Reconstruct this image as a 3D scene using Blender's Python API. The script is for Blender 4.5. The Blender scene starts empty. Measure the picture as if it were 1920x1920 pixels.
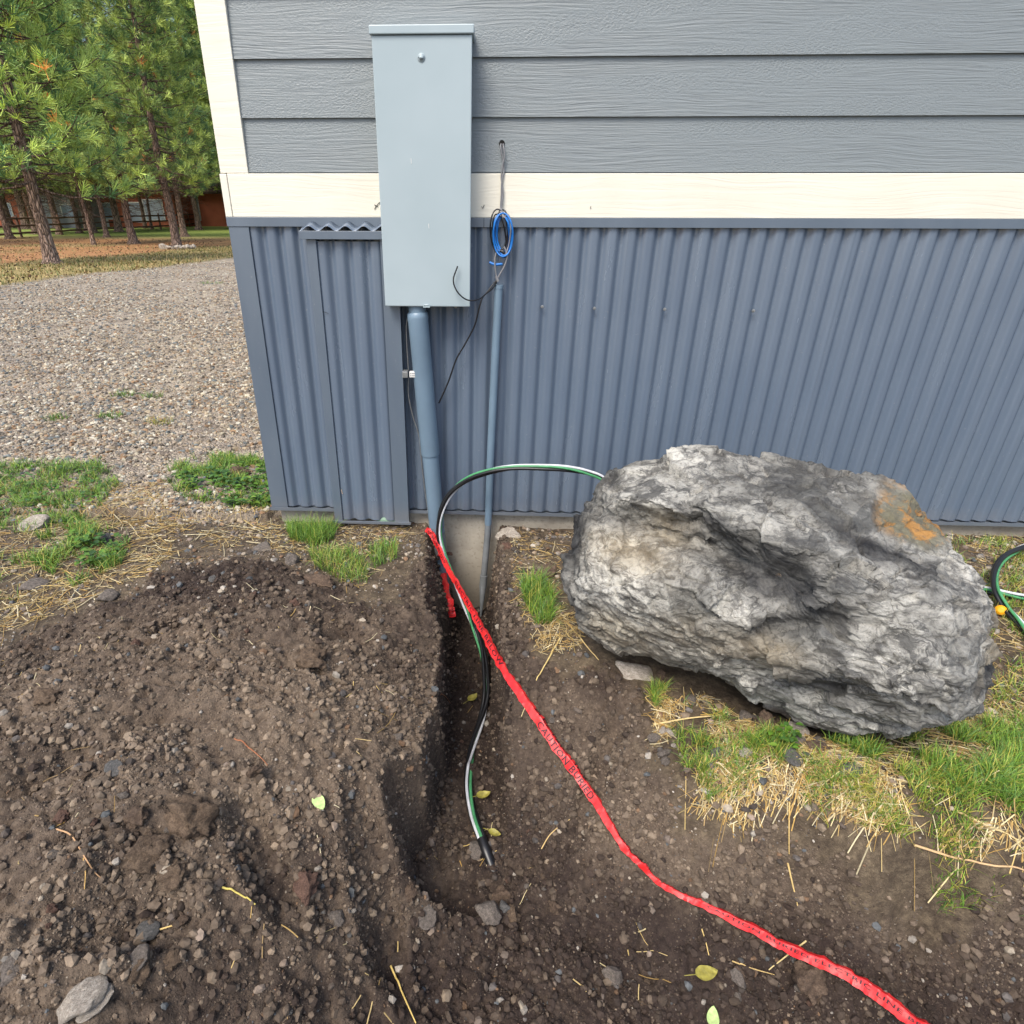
import bpy, math, random
import numpy as np
from mathutils import Matrix, Vector
C = bpy.context.scene.collection
S = bpy.context.scene
R = math.radians

# ------------------------------------------------------------------ camera, sky, sun, exposure
F_PX, CX, PITCH, ROLL, YAW = 1135.2, 863.3, 0.4656, 0.00185, -0.04486   # recovered from the photo's wall lines
CAM = np.array([0.0, -2.57, 1.32])
_fw = np.array([math.sin(YAW)*math.cos(PITCH), math.cos(YAW)*math.cos(PITCH), -math.sin(PITCH)])
_r0 = np.array([math.cos(YAW), -math.sin(YAW), 0.0]); _u0 = np.cross(_r0, _fw)
RT = math.cos(ROLL)*_r0 + math.sin(ROLL)*_u0
UP = -math.sin(ROLL)*_r0 + math.cos(ROLL)*_u0
cd = bpy.data.cameras.new('camera'); cam = bpy.data.objects.new('camera', cd); C.objects.link(cam)
cd.sensor_width = 36; cd.sensor_fit = 'HORIZONTAL'; cd.lens = F_PX/1920*36
cd.shift_x = (960-CX)/1920; cd.clip_start = 0.02; cd.clip_end = 500
m = Matrix.Identity(4)
for i in range(3):
    m[i][0] = RT[i]; m[i][1] = UP[i]; m[i][2] = -_fw[i]; m[i][3] = CAM[i]
cam.matrix_world = m
S.camera = cam
W = bpy.data.worlds.new('World'); S.world = W; W.use_nodes = True
SUN_EL, SUN_AZ = R(55), R(-150)     # azimuth measured from +y towards +x: behind the camera, to the left
sky = W.node_tree.nodes.new('ShaderNodeTexSky'); sky.sky_type = 'NISHITA'; sky.sun_disc = False
sky.sun_elevation = SUN_EL; sky.sun_rotation = SUN_AZ; sky.dust_density = 3.0; sky.ozone_density = 1.0
bg = W.node_tree.nodes['Background']; bg.inputs[1].default_value = 0.15
W.node_tree.links.new(sky.outputs[0], bg.inputs[0])
sl = bpy.data.lights.new('sun', 'SUN'); sl.energy = 1.75; sl.angle = R(26); sl.color = (1.0, 0.95, 0.86)
so = bpy.data.objects.new('sun', sl); C.objects.link(so)
sd = Vector((math.sin(SUN_AZ)*math.cos(SUN_EL), math.cos(SUN_AZ)*math.cos(SUN_EL), math.sin(SUN_EL)))
so.rotation_euler = sd.to_track_quat('Z', 'Y').to_euler()
S.view_settings.view_transform = 'Standard'; S.view_settings.look = 'None'
S.view_settings.exposure = 0.95; S.view_settings.gamma = 1.0

# ------------------------------------------------------------------ picture -> place helpers
def ray(px, py):
    return _fw*F_PX + RT*(px-CX) - UP*(py-960)
def on_y(px, py, Y=0.0):
    d = ray(px, py); return CAM + d*((Y-CAM[1])/d[1])
def on_z(px, py, Z=0.0):
    d = ray(px, py); return CAM + d*((Z-CAM[2])/d[2])
def poly_z(pts, Z=0.0):
    return np.array([on_z(x, y, Z)[:2] for x, y in pts])

# ------------------------------------------------------------------ noise (numpy)
def _hash(ix, iy, iz, seed):
    h = (ix.astype(np.int64)*374761393 + iy.astype(np.int64)*668265263 + iz.astype(np.int64)*2147483647 + seed*974634777) & 0xffffffff
    h = ((h ^ (h >> 13))*1274126177) & 0xffffffff
    h = ((h ^ (h >> 16))*2246822519) & 0xffffffff
    return (h ^ (h >> 15)) & 0xffffffff
def rnd(ix, iy, iz, seed): return _hash(ix, iy, iz, seed)/4294967295.0
def perlin(x, y, z=None, seed=0):
    x = np.asarray(x, float); y = np.asarray(y, float)
    z = np.zeros_like(x) if z is None else np.asarray(z, float)
    flat = not np.any(z)
    ix, iy, iz = np.floor(x), np.floor(y), np.floor(z)
    fx, fy, fz = x-ix, y-iy, z-iz
    s = lambda t: t*t*t*(t*(t*6-15)+10)
    ux, uy, uz = s(fx), s(fy), s(fz)
    def g(dx, dy, dz):
        h = _hash(ix+dx, iy+dy, iz+dz, seed)
        a = (h & 0xffff)/65535.0*2*math.pi; c = ((h >> 16) & 0xffff)/65535.0*2-1
        if flat: return np.cos(a)*(fx-dx) + np.sin(a)*(fy-dy)
        r = np.sqrt(1-c*c)
        return r*np.cos(a)*(fx-dx) + r*np.sin(a)*(fy-dy) + c*(fz-dz)
    def lay(dz):
        a = g(0,0,dz)*(1-ux)+g(1,0,dz)*ux; b = g(0,1,dz)*(1-ux)+g(1,1,dz)*ux
        return a*(1-uy)+b*uy
    if flat: return lay(0)*1.4
    return (lay(0)*(1-uz)+lay(1)*uz)*1.5
def fbm(x, y, z=None, o=4, seed=0, gain=.5):
    t = 0; a = 1; f = 1
    for i in range(o):
        t = t + a*perlin(x*f, y*f, None if z is None else z*f, seed+i*17); a *= gain; f *= 2.03
    return t
def clods(x, y, cell, prob, seed, rmin=.25, rmax=.5):
    """sparse half-buried lumps: height field in units of cell"""
    gx, gy = x/cell, y/cell
    ix, iy = np.floor(gx), np.floor(gy); out = np.zeros_like(gx); z = np.zeros_like(ix)
    for dx in (-1,0,1):
        for dy in (-1,0,1):
            cx, cy = ix+dx, iy+dy
            px = cx+rnd(cx,cy,z,seed); py = cy+rnd(cx,cy,z,seed+1)
            r = rmin+(rmax-rmin)*rnd(cx,cy,z,seed+2); ok = rnd(cx,cy,z,seed+3) < prob
            a = rnd(cx,cy,z,seed+4)*3.14; e = .65+.35*rnd(cx,cy,z,seed+5)
            ux, uy = gx-px, gy-py
            q = ((ux*np.cos(a)+uy*np.sin(a))**2 + ((-ux*np.sin(a)+uy*np.cos(a))/e)**2)/r**2
            out = np.maximum(out, np.where(ok, r*np.sqrt(np.clip(1-q,0,1))*(.5+.5*rnd(cx,cy,z,seed+6)), 0))
    return out
def sstep(a, b, x):
    t = np.clip((x-a)/(b-a), 0, 1); return t*t*(3-2*t)
def inside(P, poly):
    x, y = P[...,0], P[...,1]; r = np.zeros(x.shape, bool); n = len(poly)
    for i in range(n):
        x1,y1 = poly[i]; x2,y2 = poly[(i+1)%n]
        c = ((y1>y) != (y2>y)); xi = (x2-x1)*(y-y1)/((y2-y1)+1e-12)+x1
        r ^= c & (x<xi)
    return r
def sdist(P, poly):
    """signed distance, negative inside"""
    d = np.full(P.shape[:-1], 1e9); n = len(poly)
    for i in range(n):
        a = poly[i]; b = poly[(i+1)%n]; ab = b-a
        t = np.clip(((P-a)@ab)/(ab@ab+1e-12), 0, 1)
        q = P-(a+t[...,None]*ab); d = np.minimum(d, np.sqrt((q**2).sum(-1)))
    return np.where(inside(P, poly), -d, d)

# ------------------------------------------------------------------ objects
def props(o, label=None, cat=None, group=None, kind=None):
    for k, v in (('label',label),('category',cat),('group',group),('kind',kind)):
        if v: o[k] = v
    return o
def thing(name, label, cat, loc=(0,0,0), group=None):
    o = bpy.data.objects.new(name, None); C.objects.link(o); o.location = loc
    o.empty_display_size = .05
    return props(o, label, cat, group)
def make_mesh(name, V, F, mat=None, smooth=True, col=None, attrs=None, midx=None):
    """F: list of (n,k) index arrays"""
    me = bpy.data.meshes.new(name)
    V = np.asarray(V, np.float32); F = [np.asarray(f, np.int32) for f in (F if isinstance(F, list) else [F]) if len(f)]
    me.vertices.add(len(V)); me.vertices.foreach_set('co', V.ravel())
    nl = sum(f.size for f in F); npoly = sum(len(f) for f in F)
    me.loops.add(nl); me.polygons.add(npoly)
    me.loops.foreach_set('vertex_index', np.concatenate([f.ravel() for f in F]))
    tot = np.concatenate([np.full(len(f), f.shape[1], np.int32) for f in F])
    me.polygons.foreach_set('loop_start', np.concatenate([[0], np.cumsum(tot)[:-1]]).astype(np.int32))
    me.polygons.foreach_set('loop_total', tot)
    me.update(calc_edges=True); me.validate()
    me.polygons.foreach_set('use_smooth', np.full(len(me.polygons), smooth, bool))
    if col is not None:
        a = me.color_attributes.new('Col', 'FLOAT_COLOR', 'POINT')
        c = np.ones((len(V),4), np.float32); c[:,:3] = col; a.data.foreach_set('color', c.ravel())
    for k, v in (attrs or {}).items():
        a = me.attributes.new(k, 'FLOAT', 'POINT'); a.data.foreach_set('value', np.asarray(v, np.float32).ravel())
    if mat: me.materials.append(mat)
    return me
def obj(name, V, F, mat=None, parent=None, **k):
    V = np.asarray(V, float)
    if parent is not None: V = V-np.array(parent.location)
    o = bpy.data.objects.new(name, make_mesh(name, V, F, mat, **k)); C.objects.link(o)
    if parent is not None:
        o.parent = parent
    return o
class MB:
    def __init__(s): s.V = []; s.F = []; s.n = 0
    def add(s, V, F):
        V = np.asarray(V, float); s.V.append(V)
        for f in (F if isinstance(F, list) else [F]): s.F.append(np.asarray(f, int)+s.n)
        s.n += len(V); return s
    def box(s, lo, hi):
        (a,b,c),(d,e,f) = lo, hi
        V = [(a,b,c),(d,b,c),(d,e,c),(a,e,c),(a,b,f),(d,b,f),(d,e,f),(a,e,f)]
        return s.add(V, [[(0,3,2,1),(4,5,6,7),(0,1,5,4),(1,2,6,5),(2,3,7,6),(3,0,4,7)]])
    def tube(s, P, r, n=10, cap=True):
        V, F = tube(P, r, n, cap); return s.add(V, F)
    def done(s, name, mat, parent=None, smooth=False, bevel=0, **k):
        o = obj(name, np.vstack(s.V), s.F, mat, parent, smooth=smooth, **k)
        if bevel:
            b = o.modifiers.new('bevel', 'BEVEL'); b.width = bevel; b.segments = 2; b.limit_method = 'ANGLE'
        return o
def frames(P):
    P = np.asarray(P, float); T = np.gradient(P, axis=0); T /= np.linalg.norm(T, axis=1)[:,None]+1e-12
    N = np.zeros_like(P); a = np.array([0,0,1.]) if abs(T[0][2])<.9 else np.array([1.,0,0])
    n = np.cross(T[0], a); n /= np.linalg.norm(n)
    for i in range(len(P)):
        n = n-T[i]*(n@T[i]); n /= np.linalg.norm(n)+1e-12; N[i] = n
    return T, N, np.cross(T, N)
def tube(P, r, n=10, cap=True):
    P = np.asarray(P, float); T, N, B = frames(P); k = len(P); r = np.broadcast_to(np.asarray(r, float), (k,))
    a = np.arange(n)*2*np.pi/n
    V = (P[:,None]+r[:,None,None]*(np.cos(a)[None,:,None]*N[:,None]+np.sin(a)[None,:,None]*B[:,None])).reshape(-1,3)
    i, j = np.meshgrid(np.arange(k-1), np.arange(n), indexing='ij')
    F = [np.stack([i*n+j, i*n+(j+1)%n, (i+1)*n+(j+1)%n, (i+1)*n+j], -1).reshape(-1,4)]
    if cap:
        F += [(k*n+np.arange(n))[None,::-1], ((k+1)*n+np.arange(n))[None]]; V = np.vstack([V, V[:n], V[-n:]])
    return V, F
def spline(ctrl, n=60):
    P = np.asarray(ctrl, float); P = np.vstack([2*P[0]-P[1], P, 2*P[-1]-P[-2]]); out = []
    m_ = len(P)-3; per = max(2, n//m_)
    for i in range(m_):
        p0,p1,p2,p3 = P[i:i+4]; t = np.linspace(0,1,per,endpoint=False)[:,None]
        out.append(.5*((2*p1)+(-p0+p2)*t+(2*p0-5*p1+4*p2-p3)*t*t+(-p0+3*p1-3*p2+p3)*t**3))
    return np.vstack(out+[P[-2][None]])
def grid_faces(nu, nv, wrap=False):
    i, j = np.meshgrid(np.arange(nu-1), np.arange(nv if wrap else nv-1), indexing='ij')
    return np.stack([i*nv+j, i*nv+(j+1)%nv, (i+1)*nv+(j+1)%nv, (i+1)*nv+j], -1).reshape(-1,4)
def ico(sub):
    import bmesh
    bm = bmesh.new(); bmesh.ops.create_icosphere(bm, subdivisions=sub, radius=1.0)
    V = np.array([v.co[:] for v in bm.verts]); F = np.array([[v.index for v in f.verts] for f in bm.faces]); bm.free()
    return V, F
def scatter(base, P, scale, rng, col=None, flat=.7, tilt=.6):
    """merge many small lumps into one mesh: base = list of (V,F)"""
    Vs, Fs, Cs, n = [], [], [], 0
    kinds = rng.integers(0, len(base), len(P))
    for k, (bv, bf) in enumerate(base):
        I = np.where(kinds == k)[0]
        if not len(I): continue
        a = rng.uniform(0, 6.28, len(I)); t = rng.normal(0, tilt, len(I))
        ca, sa, ct, st = np.cos(a), np.sin(a), np.cos(t), np.sin(t)
        sc = scale[I][:,None]*np.stack([rng.uniform(.8,1.25,len(I)), rng.uniform(.7,1.1,len(I)), flat*rng.uniform(.75,1.2,len(I))], 1)
        v = bv[None]*sc[:,None]
        y = v[...,1]*ct[:,None]-v[...,2]*st[:,None]; z = v[...,1]*st[:,None]+v[...,2]*ct[:,None]; x = v[...,0]
        v = np.stack([x*ca[:,None]-y*sa[:,None], x*sa[:,None]+y*ca[:,None], z], -1)+P[I][:,None]
        Vs.append(v.reshape(-1,3)); Fs.append((bf[None]+(np.arange(len(I))*len(bv))[:,None,None]+n).reshape(-1,bf.shape[1])); n += len(I)*len(bv)
        if col is not None: Cs.append(np.repeat(col[I], len(bv), 0))
    return np.vstack(Vs), [np.vstack(Fs)], (np.vstack(Cs) if col is not None else None)

# ------------------------------------------------------------------ materials
def lin(r, g, b):
    f = lambda c: (c/255/12.92 if c/255 <= .04045 else ((c/255+.055)/1.055)**2.4)
    return (f(r), f(g), f(b))
class NT:
    def __init__(s, name):
        s.m = bpy.data.materials.new(name); s.m.use_nodes = True; s.t = s.m.node_tree
        s.b = s.t.nodes['Principled BSDF']
    def n(s, typ, **k):
        x = s.t.nodes.new('ShaderNode'+typ)
        for a, v in k.items():
            if a.startswith('i_'):
                key = a[2:].replace('_',' '); s.set(x.inputs[int(key) if key.isdigit() else key], v)
            else: setattr(x, a, v)
        return x
    def set(s, inp, v):
        if hasattr(v, 'is_output') : s.t.links.new(v, inp)
        elif isinstance(v, tuple) and len(v) == 3 and inp.type == 'RGBA': inp.default_value = (*v, 1)
        else: inp.default_value = v
    def pos(s, scale=(1,1,1), rot=(0,0,0), obj_=False):
        src = s.n('TexCoord').outputs['Object'] if obj_ else s.n('NewGeometry').outputs['Position']
        mp = s.n('Mapping'); s.t.links.new(src, mp.inputs[0]); mp.inputs['Scale'].default_value = scale; mp.inputs['Rotation'].default_value = rot
        return mp.outputs[0]
    def noise(s, vec, scale, det=4, rough=.55, dist=0, out='Fac'):
        x = s.n('TexNoise'); s.set(x.inputs['Vector'], vec); x.inputs['Scale'].default_value = scale; x.inputs['Detail'].default_value = det
        x.inputs['Roughness'].default_value = rough; x.inputs['Distortion'].default_value = dist; return x.outputs[out]
    def voro(s, vec, scale, feature='F1', out='Distance', rand=1):
        x = s.n('TexVoronoi', feature=feature); s.set(x.inputs['Vector'], vec); x.inputs['Scale'].default_value = scale
        x.inputs['Randomness'].default_value = rand; return x.outputs[out]
    def ramp(s, fac, stops, interp='LINEAR'):
        x = s.n('ValToRGB'); s.set(x.inputs[0], fac); e = x.color_ramp.elements; x.color_ramp.interpolation = interp
        while len(e) < len(stops): e.new(.5)
        for q, (p, c) in zip(e, stops): q.position = p; q.color = (*(c if isinstance(c, tuple) else (c,c,c)), 1)
        return x.outputs[0]
    def mix(s, fac, a, b, blend='MIX'):
        x = s.n('Mix', data_type='RGBA', blend_type=blend); s.set(x.inputs[0], fac); s.set(x.inputs[6], a); s.set(x.inputs[7], b); return x.outputs[2]
    def math(s, op, a, b=0.0, clamp=False):
        x = s.n('Math', operation=op, use_clamp=clamp); s.set(x.inputs[0], a); s.set(x.inputs[1], b); return x.outputs[0]
    def attr(s, name, out='Fac'):
        return s.n('Attribute', attribute_name=name).outputs[out]
    def bump(s, h, strength=.5, dist=.01, normal=None):
        x = s.n('Bump'); s.set(x.inputs['Height'], h); x.inputs['Strength'].default_value = strength; x.inputs['Distance'].default_value = dist
        if normal is not None: s.set(x.inputs['Normal'], normal)
        return x.outputs[0]
    def fin(s, color, rough=.8, normal=None, metal=0, spec=.5):
        s.set(s.b.inputs['Base Color'], color); s.set(s.b.inputs['Roughness'], rough); s.set(s.b.inputs['Metallic'], metal)
        s.set(s.b.inputs['Specular IOR Level'], spec)
        if normal is not None: s.set(s.b.inputs['Normal'], normal)
        return s.m

def mat_siding():
    n = NT('siding_paint')
    warp = n.noise(n.pos((1.2,1,6)), 1.0, 2)
    p = n.pos((3.2,1,95))
    addv = n.n('VectorMath', operation='ADD'); n.set(addv.inputs[0], p)
    cmb = n.n('CombineXYZ'); n.set(cmb.inputs[2], n.math('MULTIPLY', warp, 7.0)); n.set(addv.inputs[1], cmb.outputs[0])
    grain = n.noise(addv.outputs[0], 1.6, 5, .6)
    peb = n.noise(n.pos((110,110,190)), 1.0, 3, .6)
    patch = n.ramp(n.noise(n.pos((1.5,1,9)), 1.0, 2), [(.42,0.0),(.6,1.0)])
    h = n.mix(patch, n.ramp(grain, [(.35,0.0),(.62,1.0)]), n.ramp(peb, [(.3,0.0),(.7,1.0)]))
    big = n.noise(n.pos(), 2.3, 3)
    col = n.mix(n.math('MULTIPLY', big, .6), lin(118,125,127), lin(128,135,136))
    col = n.mix(n.math('MULTIPLY', n.ramp(h, [(.0,1.0),(.35,0.0)]), .25), col, lin(84,90,98))
    return n.fin(col, .42, n.bump(h, .45, .003))
def mat_trim():
    n = NT('cream_trim_paint')
    warp = n.noise(n.pos((1.0,1,4)), 1.0, 2)
    addv = n.n('VectorMath', operation='ADD'); n.set(addv.inputs[0], n.pos((1.6,40,40)))
    cmb = n.n('CombineXYZ'); n.set(cmb.inputs[2], n.math('MULTIPLY', warp, 8.0)); n.set(addv.inputs[1], cmb.outputs[0])
    g = n.noise(addv.outputs[0], 1.4, 4, .6)
    h = n.ramp(g, [(.4,0.0),(.56,1.0)])
    d = n.noise(n.pos(), 3.0, 4)
    col = n.mix(n.ramp(d, [(.45,0.0),(.8,.5)]), lin(220,215,199), lin(200,193,175))
    col = n.mix(n.math('MULTIPLY', n.ramp(g, [(.36,.5),(.42,0.0)]), .05), col, lin(160,150,130))
    return n.fin(col, .5, n.bump(h, .22, .0018))
def mat_sheet(name='slate_sheet_metal', c=(92,105,121), rough=.2, dirt=.3):
    n = NT(name)
    d = n.noise(n.pos((6,6,1.2)), 1.5, 5, .6)
    sp = n.noise(n.pos(), 90, 3, .6)
    col = n.mix(n.ramp(d, [(.4,0.0),(.75,dirt)]), lin(*c), lin(c[0]+20,c[1]+18,c[2]+14))
    col = n.mix(n.ramp(sp, [(.66,0.0),(.78,.35)]), col, lin(150,150,148))
    zz = n.n('SeparateXYZ'); n.set(zz.inputs[0], n.pos())
    low = n.math('MULTIPLY', n.ramp(zz.outputs[2], [(.04,.3),(.12,0.0)]), n.noise(n.pos(), 14, 4))
    col = n.mix(low, col, lin(140,128,112))
    r = n.ramp(d, [(.3,rough-.05),(.8,rough+.14)])
    return n.fin(col, r, n.bump(n.noise(n.pos(), 5, 2), .06, .02), metal=.0, spec=.9)
def mat_simple(name, c, rough=.5, var=.12, scale=20, spec=.5, bump=0.0, metal=0, obj_=False):
    n = NT(name); d = n.noise(n.pos(obj_=obj_), scale, 4, .6); l = lin(*c)
    col = n.mix(n.ramp(d, [(.3,0.0),(.75,1.0)]), tuple(x*(1-var) for x in l), tuple(min(1,x*(1+var)) for x in l))
    return n.fin(col, rough, n.bump(d, bump, .004) if bump else None, metal, spec)
def mat_concrete():
    n = NT('foundation_concrete')
    a = n.noise(n.pos(), 7, 6, .65); b = n.noise(n.pos(), 60, 3)
    col = n.mix(n.ramp(a, [(.3,0.0),(.7,1.0)]), lin(140,132,118), lin(182,174,158))
    col = n.mix(n.ramp(b, [(.55,0.0),(.72,.5)]), col, lin(104,94,80))
    zz = n.n('SeparateXYZ'); n.set(zz.inputs[0], n.pos())
    wet = n.math('MULTIPLY', n.ramp(n.math('ADD', n.math('MULTIPLY', zz.outputs[2], 2.0), 1.0), [(.0,1.0),(.6,0.0)]), n.ramp(a, [(.3,.2),(.6,1.0)]))
    col = n.mix(wet, col, lin(92,80,66))
    return n.fin(col, .85, n.bump(b, .4, .004))
def mat_box():
    n = NT('enclosure_grey_paint')
    sp = n.ramp(n.noise(n.pos((9,9,3)), 9, 2), [(.79,0.0),(.81,1.0)])
    d = n.noise(n.pos(), 3, 3)
    col = n.mix(n.ramp(d, [(.35,0.0),(.7,1.0)]), lin(152,166,170), lin(160,173,177))
    col = n.mix(n.math('MULTIPLY', sp, .5), col, lin(205,210,210))
    return n.fin(col, .36, n.bump(d, .05, .03), spec=.5)
def vcol_mat(name, rough=.8, bump=0, scale=60, spec=.3, var=.25, trans=0, dist=.003, obj_=False):
    n = NT(name); c = n.attr('Col', 'Color'); d = n.noise(n.pos(obj_=obj_), scale, 4, .65)
    col = n.mix(n.ramp(d, [(.3,var),(.7,0.0)]), c, (0.0,0.0,0.0))
    if trans:
        n.b.inputs['Subsurface Weight'].default_value = 0
    return n.fin(col, rough, n.bump(d, bump, dist) if bump else None, spec=spec)
def mat_tape():
    n = NT('red_tape_plastic'); a = n.noise(n.pos(), 22, 5, .7); b = n.noise(n.pos(), 120, 3, .7)
    col = n.mix(n.ramp(a, [(.3,0.0),(.7,1.0)]), lin(190,30,34), lin(222,48,48))
    col = n.mix(n.ramp(n.math('ADD', n.math('MULTIPLY', a, .6), n.math('MULTIPLY', b, .4)), [(.53,0.0),(.62,.55)]), col, lin(120,64,52))
    return n.fin(col, n.ramp(a, [(.3,.3),(.7,.6)]), n.bump(b, .25, .003), spec=.5)
def mat_ground():
    n = NT('ground_cover')
    soil, grav, need, lawn, dry = (n.attr(k) for k in ('soil','gravel','needle','lawn','dry'))
    p = n.pos()
    # soil
    a = n.noise(p, 9, 6, .68); f = n.noise(p, 70, 5, .72); g = n.noise(p, 260, 3, .7)
    v = n.voro(p, 150, out='Distance'); vc = n.voro(p, 150, out='Color')
    dry_shade = n.math('ADD', dry, n.math('MULTIPLY', n.math('SUBTRACT', a, .5), 1.3), clamp=True)  # soil dryness, with the painted trench floor shade in the same attribute
    sc = n.mix(dry_shade, lin(58,47,41), lin(130,114,97))
    sc = n.mix(n.ramp(f, [(.35,.7),(.62,0.0)]), sc, n.mix(dry_shade, lin(36,28,25), lin(70,58,48)))
    bw = n.n('RGBToBW'); n.set(bw.inputs[0], vc)
    grit = n.math('MULTIPLY', n.math('MULTIPLY', n.ramp(bw.outputs[0], [(.74,0.0),(.8,1.0)]), n.ramp(v, [(.3,1.0),(.5,0.0)])), n.ramp(n.noise(p, 6, 4, .7), [(.45,0.0),(.65,.9)]))
    sc = n.mix(n.math('MULTIPLY', grit, .75), sc, lin(142,126,108))
    # dirt between straw and grass
    lc = n.mix(n.ramp(n.noise(p, 22, 5, .7), [(.35,0.0),(.65,1.0)]), lin(66,56,46), lin(118,104,84))
    lc = n.mix(n.ramp(f, [(.4,.5),(.6,0.0)]), lc, lin(60,50,40))
    # gravel
    e = n.voro(p, 46, 'DISTANCE_TO_EDGE'); gc = n.voro(p, 46, out='Color')
    gb = n.n('RGBToBW'); n.set(gb.inputs[0], gc)
    gcol = n.ramp(gb.outputs[0], [(.15,lin(88,78,72)),(.35,lin(134,118,102)),(.5,lin(158,140,118)),(.62,lin(140,132,124)),(.78,lin(184,168,146)),(.9,lin(120,100,84))])
    gcol = n.mix(n.ramp(e, [(.0,.85),(.12,0.0)]), gcol, lin(52,44,38))
    v2 = n.voro(p, 15, out='Color'); b2 = n.n('RGBToBW'); n.set(b2.inputs[0], v2)
    gcol = n.mix(.55, gcol, n.mix(b2.outputs[0], lin(124,112,98), lin(236,220,194)))
    gcol = n.mix(n.ramp(n.noise(p, .55, 4, .6), [(.42,.0),(.62,.3)]), gcol, lin(128,118,112))
    # pine needles, lawn
    nc = n.mix(n.ramp(n.noise(p, 2.2, 6, .7), [(.3,0.0),(.7,1.0)]), lin(124,86,56), lin(184,138,94))
    nc = n.mix(n.ramp(n.noise(p, 9, 5, .8), [(.52,0.0),(.66,.75)]), nc, lin(76,52,36))
    gl = n.mix(n.ramp(n.noise(p, 1.3, 6, .75), [(.3,0.0),(.7,1.0)]), lin(116,110,62), lin(172,150,104))
    gl = n.mix(n.ramp(n.noise(p, 14, 4, .8), [(.5,0.0),(.7,.6)]), gl, lin(92,84,46))
    far = n.attr('farlawn'); gl = n.mix(far, gl, lin(126,140,70))
    col = n.mix(soil, lc, sc); col = n.mix(grav, col, gcol); col = n.mix(need, col, nc); col = n.mix(lawn, col, gl)
    h = n.math('ADD', n.math('MULTIPLY', f, .7), n.math('MULTIPLY', g, .35))
    h = n.math('ADD', h, n.math('MULTIPLY', grit, .25))
    gh = n.ramp(e, [(0.0,0.0),(.25,1.0)])
    hh = n.mix(grav, h, gh)
    rough = n.ramp(dry_shade, [(0.0,.78),(1.0,.95)])
    return n.fin(col, rough, n.bump(hh, .9, .012), spec=.25)
def mat_rock():
    n = NT('boulder_schist')
    dark, lich, dirt, warm = (n.attr(k) for k in ('dark','lichen','dirt','warm'))
    p = n.pos(obj_=True)
    w = n.noise(p, 3.2, 5, .6, out='Color')
    sub = n.n('VectorMath', operation='MULTIPLY_ADD'); n.set(sub.inputs[0], w); sub.inputs[1].default_value = (.35,.35,.35); n.set(sub.inputs[2], p)
    mp = n.n('Mapping'); n.set(mp.inputs[0], sub.outputs[0]); mp.inputs['Rotation'].default_value = (R(25), R(18), R(0)); mp.inputs['Scale'].default_value = (3.2, 9, 20)
    st = n.noise(mp.outputs[0], 1.6, 7, .68)
    blot = n.noise(p, 4.2, 6, .62); fine = n.noise(p, 55, 5, .75); mid = n.noise(p, 17, 6, .7, .6)
    col = n.mix(n.ramp(n.math('ADD', n.math('MULTIPLY', blot, .6), n.math('MULTIPLY', n.attr('tone'), .4)), [(.3,0.0),(.68,1.0)]), lin(100,100,96), lin(192,189,179))
    col = n.mix(n.ramp(st, [(.40,.8),(.50,0.0)]), col, lin(60,60,60))
    mp2 = n.n('Mapping'); n.set(mp2.inputs[0], sub.outputs[0]); mp2.inputs['Rotation'].default_value = (R(35), R(-14), R(10)); mp2.inputs['Scale'].default_value = (7, 16, 60)
    st2 = n.noise(mp2.outputs[0], 1.5, 6, .7); col = n.mix(n.ramp(st2, [(.38,.7),(.46,0.0)]), col, lin(50,50,50))
    col = n.mix(n.ramp(mid, [(.36,.75),(.5,0.0)]), col, lin(84,82,78))
    col = n.mix(n.ramp(mid, [(.58,0.0),(.7,.7)]), col, lin(180,178,170))
    col = n.mix(warm, col, n.mix(n.ramp(mid, [(.35,0.0),(.65,1.0)]), lin(112,96,68), lin(172,158,130)))
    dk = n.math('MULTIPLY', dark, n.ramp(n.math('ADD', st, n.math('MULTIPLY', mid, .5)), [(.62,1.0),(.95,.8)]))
    
    lf = n.math('MULTIPLY', lich, n.ramp(n.noise(p, 15, 5, .7), [(.46,0.0),(.53,1.0)]))
    col = n.mix(lich, col, lin(112,108,88)); col = n.mix(lf, col, lin(166,122,64))
    vein = n.voro(sub.outputs[0], 3.6, 'DISTANCE_TO_EDGE')
    crack = n.ramp(vein, [(0.0,.6),(.006,0.0)])
    col = n.mix(n.math('MULTIPLY', crack, n.ramp(blot, [(.45,0.0),(.6,1.0)])), col, lin(40,38,36))
    col = n.mix(n.ramp(fine, [(.34,.6),(.5,0.0)]), col, lin(74,72,68))
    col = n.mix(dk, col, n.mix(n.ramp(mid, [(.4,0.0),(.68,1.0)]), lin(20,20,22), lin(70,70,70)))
    df = n.math('MULTIPLY', dirt, n.ramp(mid, [(.3,1.0),(.75,.55)]))
    col = n.mix(df, col, lin(98,80,62))
    h = n.math('ADD', n.math('MULTIPLY', st, .8), n.math('MULTIPLY', fine, .35)); h = n.math('ADD', h, n.math('MULTIPLY', mid, .6))
    h = n.math('SUBTRACT', h, n.math('MULTIPLY', crack, .4)); h = n.math('ADD', h, n.math('MULTIPLY', st2, .7))
    return n.fin(col, .72, n.bump(h, .7, .014), spec=.4)
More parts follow.
